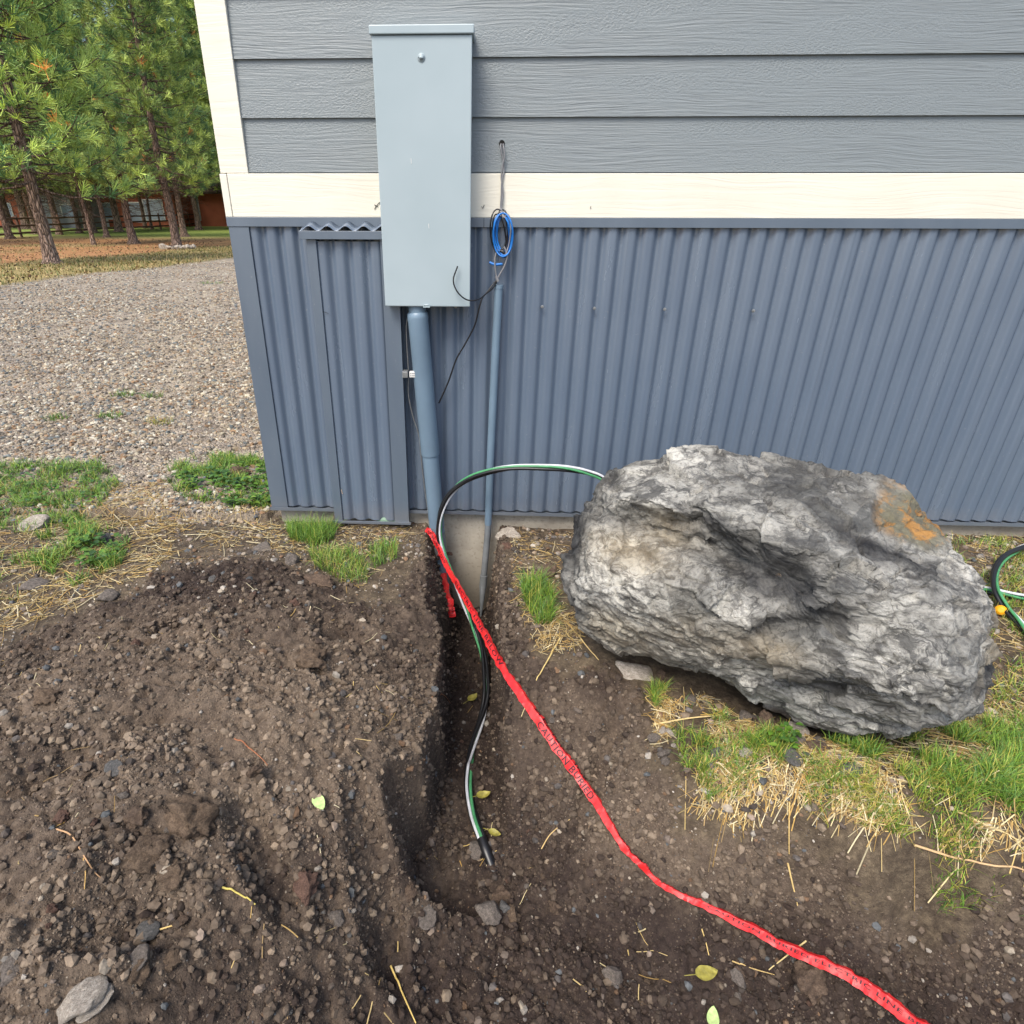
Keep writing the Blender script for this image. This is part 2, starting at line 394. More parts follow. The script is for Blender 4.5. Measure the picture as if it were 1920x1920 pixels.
def mat_bark():
    n = NT('pine_bark')
    p = n.pos((7,7,1.6), obj_=True); v = n.voro(p, 2.2, 'DISTANCE_TO_EDGE'); z = n.noise(p, 2.5, 6, .7)
    t = n.attr('Col', 'Color')
    col = n.mix(n.ramp(z, [(.3,0.0),(.7,1.0)]), lin(84,68,58), lin(158,136,122))
    col = n.mix(1.0, col, t, 'MULTIPLY')
    col = n.mix(n.ramp(v, [(0.0,.9),(.16,0.0)]), col, lin(44,35,30))
    return n.fin(col, .9, n.bump(n.ramp(v, [(0.0,0.0),(.3,1.0)]), 1.0, .05), spec=.2)

M = dict(siding=mat_siding(), trim=mat_trim(), sheet=mat_sheet(), flash=mat_sheet('slate_flashing', (85,97,110), .33, .3),
         concrete=mat_concrete(), box=mat_box(), ground=mat_ground(), rock=mat_rock(), bark=mat_bark(),
         pvc=mat_simple('grey_blue_pvc', (104,124,140), .38, .1, 6), pvcdull=mat_simple('muddy_pvc', (120,124,126), .6, .3, 12),
         black=mat_simple('black_insulation', (24,24,26), .38, .2, 30, .5), green=mat_simple('green_insulation', (72,140,92), .4, .2, 30),
         white=mat_simple('pale_insulation', (196,198,202), .4, .1, 30), greyw=mat_simple('grey_cable_jacket', (122,122,124), .5, .15, 30),
         blue=mat_simple('blue_insulation', (30,112,190), .38, .15, 30), dark=mat_simple('dark_void', (16,14,13), .9),
         steel=mat_simple('galvanised_steel', (150,152,152), .35, .2, 60, metal=.6), plast=mat_simple('white_plastic', (206,204,198), .45, .06, 20),
         red=mat_tape(), ink=mat_simple('black_ink', (58,14,24), .6),
         wood=mat_simple('weathered_fence_wood', (104,78,60), .85, .35, 4), redwall=mat_simple('red_brown_wall', (172,98,70), .85, .15, .8),
         greywall=mat_simple('grey_garage_wall', (150,152,152), .8, .1, 1), glass=mat_simple('window_pane', (150,165,180), .15, .2, 1),
         whitep=mat_simple('white_frame_paint', (220,220,216), .5, .05, 3), roof=mat_simple('brown_roof', (86,72,64), .9, .2, 2),
         yellow=mat_simple('yellow_plastic', (232,160,18), .4, .08, 30), leafg=mat_simple('pale_green_leaf', (176,200,128), .6, .25, 120),
         leafy=mat_simple('yellow_leaf', (140,132,58), .6, .4, 90), brick=mat_simple('orange_brick_chip', (176,120,86), .85, .2, 60),
         chip=mat_simple('pale_split_wood', (186,168,146), .85, .2, 40, bump=.5), label=mat_simple('grey_print', (96,96,100), .6),
         scrape=mat_simple('bare_scratch', (206,180,150), .8))

# ------------------------------------------------------------------ THE GROUND: one sheet
# shape read from the photo: (pixel x, pixel y, height) of the spoil heap, banks and hole
CTRL = [(0,1215,.02),(130,1150,.02),(240,1120,.03),(330,1060,.03),(450,1050,.04),(600,1085,.04),(690,1130,.02),
 (520,1140,.10),(430,1130,.11),(320,1180,.075),(240,1210,.11),(150,1270,.13),(60,1300,.12),(450,1250,.13),(560,1250,.10),(300,1300,.15),
 (180,1380,.16),(60,1420,.16),(60,1490,.13),(250,1480,.16),(420,1400,.12),(550,1350,.12),(360,1560,.115),(150,1620,.15),(480,1500,.09),
 (100,1850,.10),(300,1780,.055),(30,1750,.13),(420,1700,.04),(560,1560,.03),(640,1430,.055),(680,1260,.04),(740,1180,.02),(770,1090,.01),(800,1010,.0),
 (750,1280,-.015),(740,1400,-.04),(720,1520,-.03),(660,1640,-.08),(720,1720,-.22),(560,1750,-.06),(620,1860,-.17),(450,1880,-.06),(800,1820,-.33),
 (880,1600,-.36),(960,1700,-.36),(1100,1760,-.36),(1000,1880,-.34),(1300,1840,-.36),(1500,1870,-.36),(1720,1890,-.35),(1240,1730,-.33),
 (980,1000,-.01),(990,1100,-.01),(1000,1190,-.02),(1010,1270,-.06),(1040,1360,-.10),(1090,1280,-.03),(1170,1320,-.03),(1170,1420,-.08),(1080,1450,-.18),(1030,1540,-.30),
 (1150,1560,-.22),(1280,1600,-.18),(1250,1500,-.08),(1320,1490,-.03),(1500,1530,-.01),(1680,1590,.0),(1920,1640,.0),(1400,1660,-.2),(1600,1700,-.16),(1800,1740,-.13),(1920,1770,-.16),
 (1480,1750,-.32),(1700,1810,-.32),(1880,1850,-.3),(1100,1200,.0),(1300,1350,-.01),(1600,1400,.0),(1850,1400,.0),(1920,1150,.0),(1300,1400,-.01),
 (560,1000,.0),(800,1150,.0),(800,1230,-.04),(802,1320,-.07),(797,1420,-.09),(792,1500,-.07),(775,1570,-.13),(725,1620,-.11),(955,1130,-.01),(965,1220,-.03),(970,1300,-.10),(300,940,.0),(0,1000,.0),(100,1100,.01),(700,1050,.01)]
CP = np.array([on_z(x, y, z) for x, y, z in CTRL])
EXTRA = np.array([(-2.6,-.3,0),(-2.6,-1.2,.05),(-2.6,-2.0,.1),(-1.9,-1.6,.15),(-1.2,-2.3,.05),(-.4,-2.4,-.2),(.4,-2.4,-.34),(1.2,-2.4,-.34),(2.2,-2.4,-.2),(2.4,-1.7,0),(2.6,-.8,0),(2.6,-.1,0),(1.2,-.1,0),(-.3,-.02,0),(.3,-.02,-.01),(-1.6,-.2,0),(-1.2,-.5,0),(2.0,-2.1,-.32)])
CP = np.vstack([CP, EXTRA])
def _tps(r2): return .5*r2*np.log(r2+1e-9)
_d2 = ((CP[:,None,:2]-CP[None,:,:2])**2).sum(-1); _n = len(CP)
_A = np.zeros((_n+3,_n+3)); _A[:_n,:_n] = _tps(_d2)+np.eye(_n)*5e-3; _A[:_n,_n] = 1; _A[:_n,_n+1:] = CP[:,:2]; _A[_n,:_n] = 1; _A[_n+1:,:_n] = CP[:,:2].T
_w = np.linalg.solve(_A, np.concatenate([CP[:,2], [0,0,0]]))
def rbf(x, y):
    z = _w[_n]+_w[_n+1]*x+_w[_n+2]*y
    for i in range(_n): z = z+_w[i]*_tps((x-CP[i,0])**2+(y-CP[i,1])**2)
    return z
# trench floor: (pixel of floor centre, depth, half width, wall steepness)
TR = [(883,1165,-.50,.075,3.6),(886,1300,-.48,.078,4.6),(881,1420,-.46,.08,16),(876,1530,-.42,.09,12),(872,1640,-.39,.15,5)]
TRR = [12,12,9,5,3.2]        # right hand wall
TP = [on_z(x,y,z) for x,y,z,_,_ in TR]
TP = [np.array([TP[0][0]-.005, .03, -.5])]+TP
TQ = [(TR[0][3]+.01,3.4,12)]+[(q_[3],q_[4],r_) for q_,r_ in zip(TR,TRR)]
def trench(x, y):
    best = np.full(x.shape, 9.0)
    wob = .022*fbm(x*5, y*5, o=4, seed=77)
    for i in range(len(TP)-1):
        a, b = TP[i], TP[i+1]; ab = (b-a)[:2]
        t = np.clip(((x-a[0])*ab[0]+(y-a[1])*ab[1])/(ab@ab), 0, 1)
        d = np.hypot(x-(a[0]+t*ab[0]), y-(a[1]+t*ab[1]))+wob
        hw = TQ[i][0]*(1-t)+TQ[i+1][0]*t; left = (ab[0]*(y-a[1])-ab[1]*(x-a[0])) < 0; st = np.where(left, TQ[i][1]*(1-t)+TQ[i+1][1]*t, TQ[i][2]*(1-t)+TQ[i+1][2]*t); zf = a[2]*(1-t)+b[2]*t
        best = np.minimum(best, zf+np.clip(d-hw, 0, None)*st+.12*np.clip(d,0,.3))
    return best
def axis(lo, a, b, hi, step, grow=1.09, cap=6):
    mid = list(np.arange(a, b+step/2, step)); up = [mid[-1]]; dn = [mid[0]]; s = step
    while up[-1] < hi: s = min(s*grow, cap); up.append(up[-1]+s)
    s = step
    while dn[-1] > lo: s = min(s*grow, cap); dn.append(dn[-1]-s)
    return np.array(dn[::-1][:-1]+mid+up[1:])
GX = axis(-90, -1.75, 1.75, 60, .006); GY = axis(-25, -2.2, .03, 140, .006)
X, Y = np.meshgrid(GX, GY, indexing='ij')
P2 = np.stack([X, Y], -1)
SOIL = np.vstack([poly_z([(0,1222),(130,1155),(250,1120),(330,1062),(450,1048),(600,1085),(690,1140),(745,1120),(765,1060),(800,1000)], .03),
                  [(-.19,.03),(.14,.03)], poly_z([(948,1010),(955,1090),(985,1190),(1060,1250),(1150,1250),(1230,1300),(1215,1400),(1290,1490),(1420,1520),(1520,1560),(1680,1600),(1790,1655),(1960,1690)], 0.0),
                  [(3.2,-1.9),(3.2,-3.4),(-3.2,-3.4),(-3.2,-1.7)]])
near = (X > -3.5) & (X < 3.5) & (Y > -3.6) & (Y < .2)
sd_ = np.full(X.shape, 5.0); sd_[near] = sdist(P2[near], SOIL)
edge_n = fbm(X*5, Y*5, o=4, seed=5)*.06+fbm(X*22, Y*22, o=3, seed=9)*.025
SOILM = sstep(.03, -.03, sd_+edge_n)
dom = np.clip(np.minimum.reduce([X+3.0, 3.0-X, Y+3.2, .25-Y])/.8, 0, 1); dom = dom*dom*(3-2*dom)
dom = np.where(Y > -.05, np.where(np.abs(X) < .6, 1.0, sstep(.25,.0,Y)), dom)
Z = np.clip(rbf(X, Y), -.42, .26)*dom
cut = trench(X, Y)
k = .02; h_ = np.clip(.5+.5*(Z-cut)/k, 0, 1)
Zc = Z*(1-h_)+cut*h_-k*h_*(1-h_)
Z = np.where(Y < .031, np.minimum(Zc, Z+.01), Z)
wall_face = sstep(0, .15, Z-np.minimum(rbf(X,Y)*dom,9)+.15)   # 1 on the open surface, 0 deep in the cut
flat_noise = fbm(X*1.1, Y*1.1, o=3, seed=3)*.012*np.clip(1-Y/3, .3, 1)
lump = fbm(X*7, Y*7, o=4, seed=11)*.018+fbm(X*24, Y*24, o=3, seed=12)*.011-.012*np.exp(-(fbm(X*9,Y*9,o=3,seed=15)/.06)**2)
cl = .11*clods(X+.02*perlin(X*9,Y*9,seed=2), Y+.02*perlin(X*9,Y*9,seed=3), .13, .32, 21)*.5 + .055*clods(X+.01*perlin(X*30,Y*30,seed=4), Y, .055, .62, 31)*.75 + .032*clods(X, Y+.006*perlin(X*50,Y*50,seed=6), .032, .8, 41)*.95
cl *= (.45+.55*sstep(-.3,.35,fbm(X*3,Y*3,o=3,seed=55)))
rut = 0
Z = Z - .034*np.exp(-(np.clip(-Y,0,None)/.16)**2)*sstep(.3,.1,Y)*((X>-1.05)|(Y<0)) + flat_noise + SOILM*(lump+cl*(1+.25*fbm(X*40,Y*40,o=2,seed=14))) + (1-SOILM)*sstep(3,1,np.abs(X))*(fbm(X*14,Y*14,o=3,seed=8)*.006)
# a boot print in the heap and the smoothed rake track that runs to the left
def dent(px, py, z0, rx, ry, ang, dep):
    c = on_z(px, py, z0); dx, dy = X-c[0], Y-c[1]; ca, sa = math.cos(ang), math.sin(ang)
    q = ((dx*ca+dy*sa)/rx)**2+((-dx*sa+dy*ca)/ry)**2
    return -dep*np.exp(-q*q)+dep*.35*np.exp(-(q-1.7)**2*2.5)
Z += dent(330,1165,.09,.085,.055,.5,.055)+dent(640,1180,.06,.11,.06,-.3,.05)+dent(40,1450,.14,.36,.05,.75,.03)+dent(190,1400,.14,.22,.045,.75,.025)+dent(1310,1420,-.03,.08,.05,.3,.02)
Z += dent(480,1560,.1,.13,.05,-.9,.05)+dent(700,1640,-.1,.16,.05,-1.2,.05)+dent(210,1690,.14,.12,.07,.2,.05)+dent(1130,1420,-.1,.16,.04,1.0,.04)
slope_far = -.42*sstep(7, 34, np.hypot(X, np.clip(Y,0,None)))
Z += slope_far*np.where(Y > 3, 1, 0)*sstep(3,9,Y)
# zones
GR_NEAR = on_z(250,885,0); e0 = on_z(0,530,0); e1 = on_z(430,470,0)
wN = fbm(X*1.5,Y*1.5,o=5,seed=61)
gl_y = np.interp(X, [-9,-1.9,-1.5,-1.0,-.6], [-.12,.03,-.02,.06,.1])
far_line = e0[1]+(X-e0[0])*(e1[1]-e0[1])/(e1[0]-e0[0])
GRAVM = sstep(-.12,.10,Y-gl_y+.14*wN)*sstep(.5,-.5,Y-far_line+.55*wN)*(X < 12)
e2 = on_z(0,481,-.03); e3 = on_z(430,449,-.15); nd0 = e2[1]+(X-e2[0])*(e3[1]-e2[1])/(e3[0]-e2[0])
NEED = sstep(-1.2,1.4,Y-nd0+1.7*fbm(X*.5,Y*.5,o=4,seed=71))*sstep(40,36,Y+3*wN)
NEED *= 1-.75*sstep(.1,.5,fbm(X*.14+3,Y*.22,o=3,seed=75))*sstep(22,30,Y)
LAWN = sstep(-.5,.6,Y-far_line+.7*wN)*(1-NEED)
FARL = sstep(38,42,Y)
LAWN = np.maximum(LAWN, FARL); NEED = NEED*(1-FARL)
DRY_SHADE = .32+.25*sstep(.1,-.1,sd_+.10)*0 + .30*sstep(-.02,.12,Z) - .34*sstep(-.20,-.32,Z) + .22*fbm(X*2.6,Y*2.6,o=4,seed=91)  # dry and damp soil tones; the floor term also paints in shade
bankc = on_z(1250,1560,-.15); DRY_SHADE += .28*np.exp(-((X-bankc[0])**2/.5+(Y-bankc[1])**2/.035))
bk2 = on_z(700,1350,.05); DRY_SHADE += .28*np.exp(-(((X-bk2[0])/.22)**2+((Y-bk2[1])/.28)**2))
dk = on_z(450,1090,.08); DRY_SHADE -= .45*np.exp(-(((X-dk[0])/.55)**2+((Y-dk[1])/.2)**2))
dk = on_z(1100,1850,-.35); DRY_SHADE -= .18*np.exp(-(((X-dk[0])/.8)**2+((Y-dk[1])/.16)**2))
DRY_SHADE = np.clip(DRY_SHADE, 0, 1)
V = np.stack([X, Y, Z], -1).reshape(-1,3)
g_ = obj('ground', V, grid_faces(len(GX), len(GY)), M['ground'], attrs=dict(soil=SOILM, gravel=GRAVM*(1-SOILM), needle=NEED, lawn=LAWN, dry=DRY_SHADE, farlawn=FARL))
props(g_, 'brown dug soil, pebbled drive and needle covered ground in one sheet', None, None, 'structure')
def samp(A, x, y):
    x = np.asarray(x, float); y = np.asarray(y, float)
    i = np.clip(np.searchsorted(GX, x)-1, 0, len(GX)-2); j = np.clip(np.searchsorted(GY, y)-1, 0, len(GY)-2)
    u = np.clip((x-GX[i])/(GX[i+1]-GX[i]),0,1); v = np.clip((y-GY[j])/(GY[j+1]-GY[j]),0,1)
    return A[i,j]*(1-u)*(1-v)+A[i+1,j]*u*(1-v)+A[i,j+1]*(1-u)*v+A[i+1,j+1]*u*v
def H(x, y): return samp(Z, x, y)
def on_ground(px, py, lift=0.0):
    d = ray(px, py); d = d/np.linalg.norm(d)
    t = np.concatenate([np.arange(.4,4,.004), np.arange(4,90,.05)]); Q = CAM+t[:,None]*d
    b = Q[:,2] < H(Q[:,0], Q[:,1])
    i = int(np.argmax(b)) if b.any() else len(t)-1
    q = Q[i]; return np.array([q[0], q[1], H(q[0],q[1])+lift])

# ------------------------------------------------------------------ THE HOUSE
HX0, HX1 = -1.012, 6.5
house = thing('house', 'grey lap sided house corner with cream trim and corrugated slate metal skirting', 'house', (HX0, 0, 0))
ZC, ZB, ZT = 1.287, 1.433, 3.2      # bottom of cream band, bottom of siding, top of wall
b = MB(); xs = np.arange(-.905, HX1+.01, .5)
zz = [ZB+.004]+[1.608+i*.1735 for i in range(10)]
for i in range(len(zz)-1):                                          # lap courses: each leans out over the one below
    z0, z1 = zz[i], zz[i+1]+.02
    pr = [(-.019,z0),(-.008,z1),(.004,z1),(-.007,z0)]
    V = np.array([(x,y,z) for x in (-.908, HX1) for y,z in pr]); b.add(V, [[(0,4,5,1),(1,5,6,2),(2,6,7,3),(3,7,4,0),(0,1,2,3),(7,6,5,4)]])
b.done('lap_siding', M['siding'], house)
MB().box((-.9,.006,-.1),(HX1,.12,ZT)).done('wall', M['siding'], house)
MB().box((HX0+.022,.0,.06),(HX0+.12,9,ZT)).done('side_wall', M['siding'], house)
MB().box((HX0-.002,-.0255,1.4335),(-.9085,.004,ZT)).done('corner_trim', M['trim'], house, bevel=.002)
MB().box((HX0-.002,.0045,1.4335),(HX0+.02,.12,ZT)).done('corner_trim', M['trim'], house, bevel=.002)
MB().box((HX0+.022,-.026,ZC),(HX1,.004,ZB)).done('belly_band', M['trim'], house, bevel=.002)
MB().box((HX0-.006,-.028,ZC),(HX0+.0205,.12,1.432)).done('belly_band', M['trim'], house, bevel=.002)
MB().box((-.908,-.012,ZB+.0005),(HX1,.004,ZB+.0035)).done('drip_edge', M['flash'], house)
# skirting
def corrugated(x0, x1, z0, z1, yb, pitch=.0692, amp=.0086, ph=0.0):
    n = int((x1-x0)/.0032); x = np.linspace(x0, x1, n)
    s = np.sin(2*np.pi*(x-ph)/pitch); y = yb-amp*(s+.27*np.cos(4*np.pi*(x-ph)/pitch))  # second wave shaped in so each rib shows a double highlight
    zs = np.array([z0, (z0+z1)/2, z1]); V = np.stack([np.repeat(x,3), np.repeat(y,3), np.tile(zs,n)], -1)
    Vb = V+np.array([0,.0012,0]); F = grid_faces(n,3)
    return np.vstack([V,Vb]), [F, F[:,::-1]+len(V)]
seams = [-.955, -.38, .491, 1.359, 2.227, 3.1, 3.97, HX1]
PH = .2100-.0173-.0245
panels = []
for i in range(len(seams)-1):
    V, F = corrugated(seams[i], seams[i+1]+(.03 if i < 6 else 0), .05, 1.262, -.0175-.0014*(i%2), ph=PH)
    panels.append(obj('corrugated_panel', V, F, M['sheet'], house))
def crest(x): return PH+.0692*(round((x-PH-.0173)/.0692))+.0173
def screw(x, z, y, par):
    bm = MB(); P = np.array([(x,y+.002,z),(x,y-.0025,z),(x,y-.0027,z),(x,y-.0062,z)]); bm.tube(P, [.0062,.0062,.0038,.0036], 8)
    bm.done('screw', M['steel'], par)
for px, py, k_ in [(497,571,0),(920,577,1),(1077,577,1),(1170,578,2),(1329,579,2),(1491,579,2),(1586,582,3),(1749,584,3),(1918,587,3),(548,905,0),(1772,927,3),(1853,932,3),(776,903,1),(912,910,1),(1045,915,1)]:
    q = on_y(px, py, -.027); q[0] = crest(q[0]); screw(q[0], q[2], -.0275, panels[k_])
b = MB().box((HX0-.004,-.034,1.254),(HX1,-.0265,1.2865)).box((HX0-.004,-.0262,1.281),(HX1,.0,1.2866))
b.done('cap_flashing', M['flash'], house, bevel=.001)
MB().box((.0-.028,-.0355,1.2535),(-.0265,-.0345,1.287)).done('flashing_seam', M['dark'], house)
b = MB().box((HX0,-.031,.045),(-.934,-.0285,1.253)).box((HX0,-.0283,.045),(HX0+.003,.11,1.253)); b.done('corner_flashing', M['flash'], house)
b = MB().box((HX0-.004,-.042,.036),(HX1,-.0395,.052)).box((HX0-.004,-.0393,.036),(HX1,.0,.0385)); b.done('base_flashing', M['flash'], house)
b = MB().box((HX0+.03,.0,-.9),(HX1,.2,.0355)).box((HX0+.03,.2005,-.9),(HX0+.2,9,.05)); b.done('foundation', M['concrete'], house)

# ------------------------------------------------------------------ boxed corrugated chase beside the meter box
ch = thing('corrugated_chase', 'narrow boxed corrugated metal chase with wavy lid left of the electrical enclosure', 'utility chase', (-.55,-.04,0))
YF = -.078
V, F = corrugated(-.664, -.40, .012, 1.205, YF+.009, ph=-.664); obj('corrugated_panel', V, F, M['sheet'], ch)
MB().box((-.70,YF-.004,.006),(-.663,-.03,1.212)).done('side_flashing', M['flash'], ch, bevel=.0015)
b = MB().box((-.418,YF-.004,.006),(-.352,YF-.0015,1.212)).box((-.3545,YF-.0013,.006),(-.352,-.03,1.212)); b.done('side_flashing', M['flash'], ch)
MB().box((-.388,YF-.0058,.006),(-.352,YF-.0042,1.2)).done('side_lap', M['flash'], ch)
b = MB().box((-.722,YF-.019,1.213),(-.345,YF-.016,1.242)).box((-.722,YF-.0158,1.2135),(-.345,-.03,1.216)); b.done('lid_flashing', M['flash'], ch, bevel=.001)
n = 140; x = np.linspace(-.718,-.352,n); s = .0085*np.sin(2*np.pi*(x+.70)/.0692)
V = []; 
for yy, dz in ((YF-.0155,1.2505),(-.03,1.2665)):
    V += [np.stack([x, np.full(n,yy), dz+s], -1), np.stack([x, np.full(n,yy), dz+s-.0014], -1)]
V = np.vstack(V); a = np.arange(n-1)
q4 = lambda p, r: np.stack([p+a, p+a+1, r+a+1, r+a], -1)
obj('corrugated_lid', V, [q4(0,2*n), q4(3*n,n), q4(n,0), q4(2*n,3*n)], M['sheet'], ch)
MB().box((-.705,YF-.013,.0),(-.343,YF-.006,.0115)).done('base_flashing', M['flash'], ch)
P = spline([on_y(600,585,YF-.003), on_y(608,585,YF-.003), on_y(616,588,YF-.003)], 8); V, F = tube(P, .0009, 5); obj('scratch', V, F, M['dark'], ch)
for pp in ([(633,887),(635,893),(634,898)], [(640,918),(642,926)]):
    V, F = tube(np.array([on_y(x_,y_,YF-.001) for x_,y_ in pp]), .0013, 5); obj('scratch', V, F, M['scrape'], ch)

# ------------------------------------------------------------------ meter enclosure
YE = -.135
en = thing('electrical_enclosure', 'tall pale grey steel electrical enclosure mounted on the siding', 'electrical box', (-.24,-.03,.97))
L, R_, B, T_ = -.402, -.074, .979, 1.842
MB().box((L+.004,YE+.012,B+.004),(R_-.004,-.02,T_-.018)).done('body', M['box'], en, bevel=.003)
MB().box((L,YE,B),(R_,YE+.0115,T_-.022)).done('cover', M['box'], en, bevel=.0035)
b = MB().box((L-.006,YE-.008,T_-.021),(R_+.006,-.02,T_+.004)); b.done('hood', M['box'], en, bevel=.003)
q = on_y(790,108,YE); P = np.array([(q[0],YE+.002,q[2]),(q[0],YE-.002,q[2]),(q[0],YE-.0022,q[2]),(q[0],YE-.0008,q[2])])
V, F = tube(P, [.0135,.0125,.0085,.0075], 20); obj('knockout', V, F, M['box'], en)
q = on_y(800,571,YE); bm = MB().box((q[0]-.013,YE-.012,B-.002),(q[0]+.013,YE+.004,B+.0012)); bm.tube(np.array([(q[0]-.011,YE-.004,B+.004),(q[0]-.006,YE-.009,B+.008),(q[0]+.006,YE-.009,B+.008),(q[0]+.011,YE-.004,B+.004)]), .0022, 6); bm.done('latch', M['box'], en)
for px, py in ((771,303),(804,425)):
    q = on_y(px, py, YE); V, F = tube(np.array([(q[0],YE-.0002,q[2]+.010),(q[0]+.001,YE-.0004,q[2]-.006)]), .0012, 5); obj('scratch', V, F, M['whitep'], en)

# ------------------------------------------------------------------ conduits
def pipe_at(pxs, Yp): return np.array([on_y(x, y, Yp) for x, y in pxs])
co = thing('large_conduit', 'thick blue grey plastic conduit running from the enclosure into the ground', 'conduit', (-.27,-.095,0))
pt = on_y(784,600,-.09); pm = on_y(806,850,-.09); pb = on_y(818,975,-.09)
A = np.array([pt[0],-.09,pt[2]]); Bq = np.array([pb[0],-.09,pb[2]])
ax = lambda z: A+(Bq-A)*((A[2]-z)/(A[2]-Bq[2]))
V, F = tube([ax(.99),ax(.952)], [.034,.034], 28); obj('box_connector', V, F, M['pvc'], co)
V, F = tube([ax(.953),ax(.947),ax(.932),ax(.915),ax(.36),ax(.352)], [.036,.041,.0425,.0405,.0405,.039], 32); obj('upper_sleeve', V, F, M['pvc'], co)
V, F = tube([ax(.36),ax(.02),ax(-.12),ax(-.45)], .0355, 32); obj('lower_pipe', V, F, M['pvc'], co)
V, F = tube([ax(-.0),ax(-.004)], .0362, 32); obj('paint_ring', V, F, M['pvcdull'], co)
V, F = tube([ax(-.03),ax(-.16)], .0358, 32); obj('muddy_end', V, F, M['pvcdull'], co)
tc = thing('thin_conduit', 'thin blue grey conduit running down the skirting into the trench', 'conduit', (.02,-.05,0))
pts = pipe_at([(935,540),(927,700),(920,850),(917,930)], -.052)
V, F = tube(spline(list(pts)+[pts[-1]+(pts[-1]-pts[-2])*.7], 30), .0165, 20); obj('pipe', V, F, M['pvc'], tc)
lo = [pts[-1]+(pts[-1]-pts[-2])*.7]; lo += [on_y(914,1005,-.05), on_y(909,1060,-.05), on_y(905,1105,-.055), on_y(901,1160,-.09)]
lo = np.array(lo); LP = spline(lo[:4], 20)
V, F = tube(LP, .0155, 20); obj('muddy_pipe', V, F, M['pvcdull'], tc)
V, F = tube(spline([lo[2]+(lo[3]-lo[2])*.4, lo[2]+(lo[3]-lo[2])*.9], 4), .0185, 20); obj('coupling', V, F, M['pvcdull'], tc)
V, F = tube(spline([lo[3]+(lo[2]-lo[3])*.05, lo[3]+(lo[4]-lo[3])*.5, lo[4]], 12), np.linspace(.0165,.003,13)[:len(spline([lo[3],lo[3],lo[4]],12))], 16); obj('tapered_end', V, F, M['pvcdull'], tc)
V, F = tube([on_y(935.5,534,-.052), on_y(935.3,541,-.052)], .0178, 20); obj('rim', V, F, M['pvc'], tc)
# ground wire with its plastic clamp
gw = thing('ground_wire', 'thin bare ground wire hanging left of the thick conduit', 'wire', (-.32,-.07,.6))
pw = [on_y(x,y,-.06) for x,y in ((766,585),(762,612),(763,650),(766,700),(766,740),(774,780),(785,815),(789,850),(793,890),(801,950),(806,985))]
V, F = tube(spline(pw, 80), .0024, 8); obj('wire', V, F, M['steel'], gw)
cp = thing('bonding_clamp', 'small white plastic bonding clamp strapped on the ground wire', 'clamp', tuple(on_y(768,701,-.075)))
q = on_y(775,702,-.11); s_ = .0135
MB().box((q[0]-.016,-.116,q[2]-.0125),(q[0]+.0165,-.1,q[2]+.0125)).done('body', M['plast'], cp, bevel=.003)
q2 = on_y(760,702,-.10); MB().box((q2[0]-.012,-.108,q2[2]-.013),(q2[0]+.011,-.07,q2[2]+.013)).done('bracket', M['steel'], cp, bevel=.002)
for dz in (.005,-.004):
    MB().box((q[0]-.006,-.1163,q[2]+dz-.0011),(q[0]+.008,-.1158,q[2]+dz+.0011)).done('print', M['label'], cp)
for dx in (-.0105,): 
    for dz in (.005,-.004): MB().box((q[0]+dx-.0016,-.1164,q[2]+dz-.0016),(q[0]+dx+.0016,-.1158,q[2]+dz+.0016)).done('print', M['label'], cp)

# ------------------------------------------------------------------ control wires: hole, hanging pair, coil, loose ends
wr = thing('control_wire', 'grey and blue control wires coiled and tied below a hole in the siding', 'wire bundle', tuple(on_y(941,270,-.01)))
q = on_y(941,269,-.013); V, F = tube([(q[0],-.0175,q[2]),(q[0],-.008,q[2])], .0105, 20); obj('drilled_hole', V, F, M['dark'], wr)
def wire(name, pts, r, mat, n=60, ns=8):
    V, F = tube(spline(pts, n), r, ns); return obj(name, V, F, mat, wr)
wire('grey_wire', [on_y(940,268,-.008),on_y(939,276,-.03),on_y(943,300,-.03),on_y(945,320,-.03),on_y(941,340,-.036),on_y(940,365,-.036),on_y(938,398,-.042)], .0028, M['greyw'])
wire('grey_wire', [on_y(943,268,-.008),on_y(944,276,-.03),on_y(946,292,-.033),on_y(942,312,-.034),on_y(940,335,-.033),on_y(943,360,-.036),on_y(939,398,-.04)], .0028, M['greyw'])
rg = np.random.default_rng(4)
def ell(cx, cy, rx, ry, tilt, Yv, a0=0, a1=6.283, n=26):
    out = []
    for t in np.linspace(a0, a1, n):
        ux, uy = rx*math.cos(t), ry*math.sin(t); out.append(on_y(cx+ux*math.cos(tilt)-uy*math.sin(tilt), cy+ux*math.sin(tilt)+uy*math.cos(tilt), Yv+.006*math.sin(3*t)))
    return out
for i in range(4): wire('blue_loop', ell(943+rg.normal(0,1), 440+rg.normal(0,2), 10.5+2.6*i, 34+2.2*i, -.06+.04*rg.normal(), -.058-.005*i), .0033, M['blue'], 120)
for i in range(3): wire('grey_loop', ell(936+rg.normal(0,1.2), 437+rg.normal(0,2), 11+2.6*i, 37+3*i, .1*rg.normal(), -.050-.006*i), .0027, M['black'], 120)
wire('grey_loop', ell(948,440,9,38,.1,-.07,-2.2,1.4), .0027, M['greyw'])
b = MB(); q = on_y(942,400,-.062); b.tube([on_y(938,392,-.05),on_y(941,400,-.062),on_y(945,408,-.068)], .006, 8); b.done('cable_tie', M['greyw'], wr, smooth=True)
wire('black_tape', [on_y(938,470,-.066),on_y(944,473,-.072),on_y(948,482,-.066)], .0065, M['black'], 12)
wire('blue_end', [on_y(940,476,-.07),on_y(944,484,-.072)], .004, M['blue'], 6)
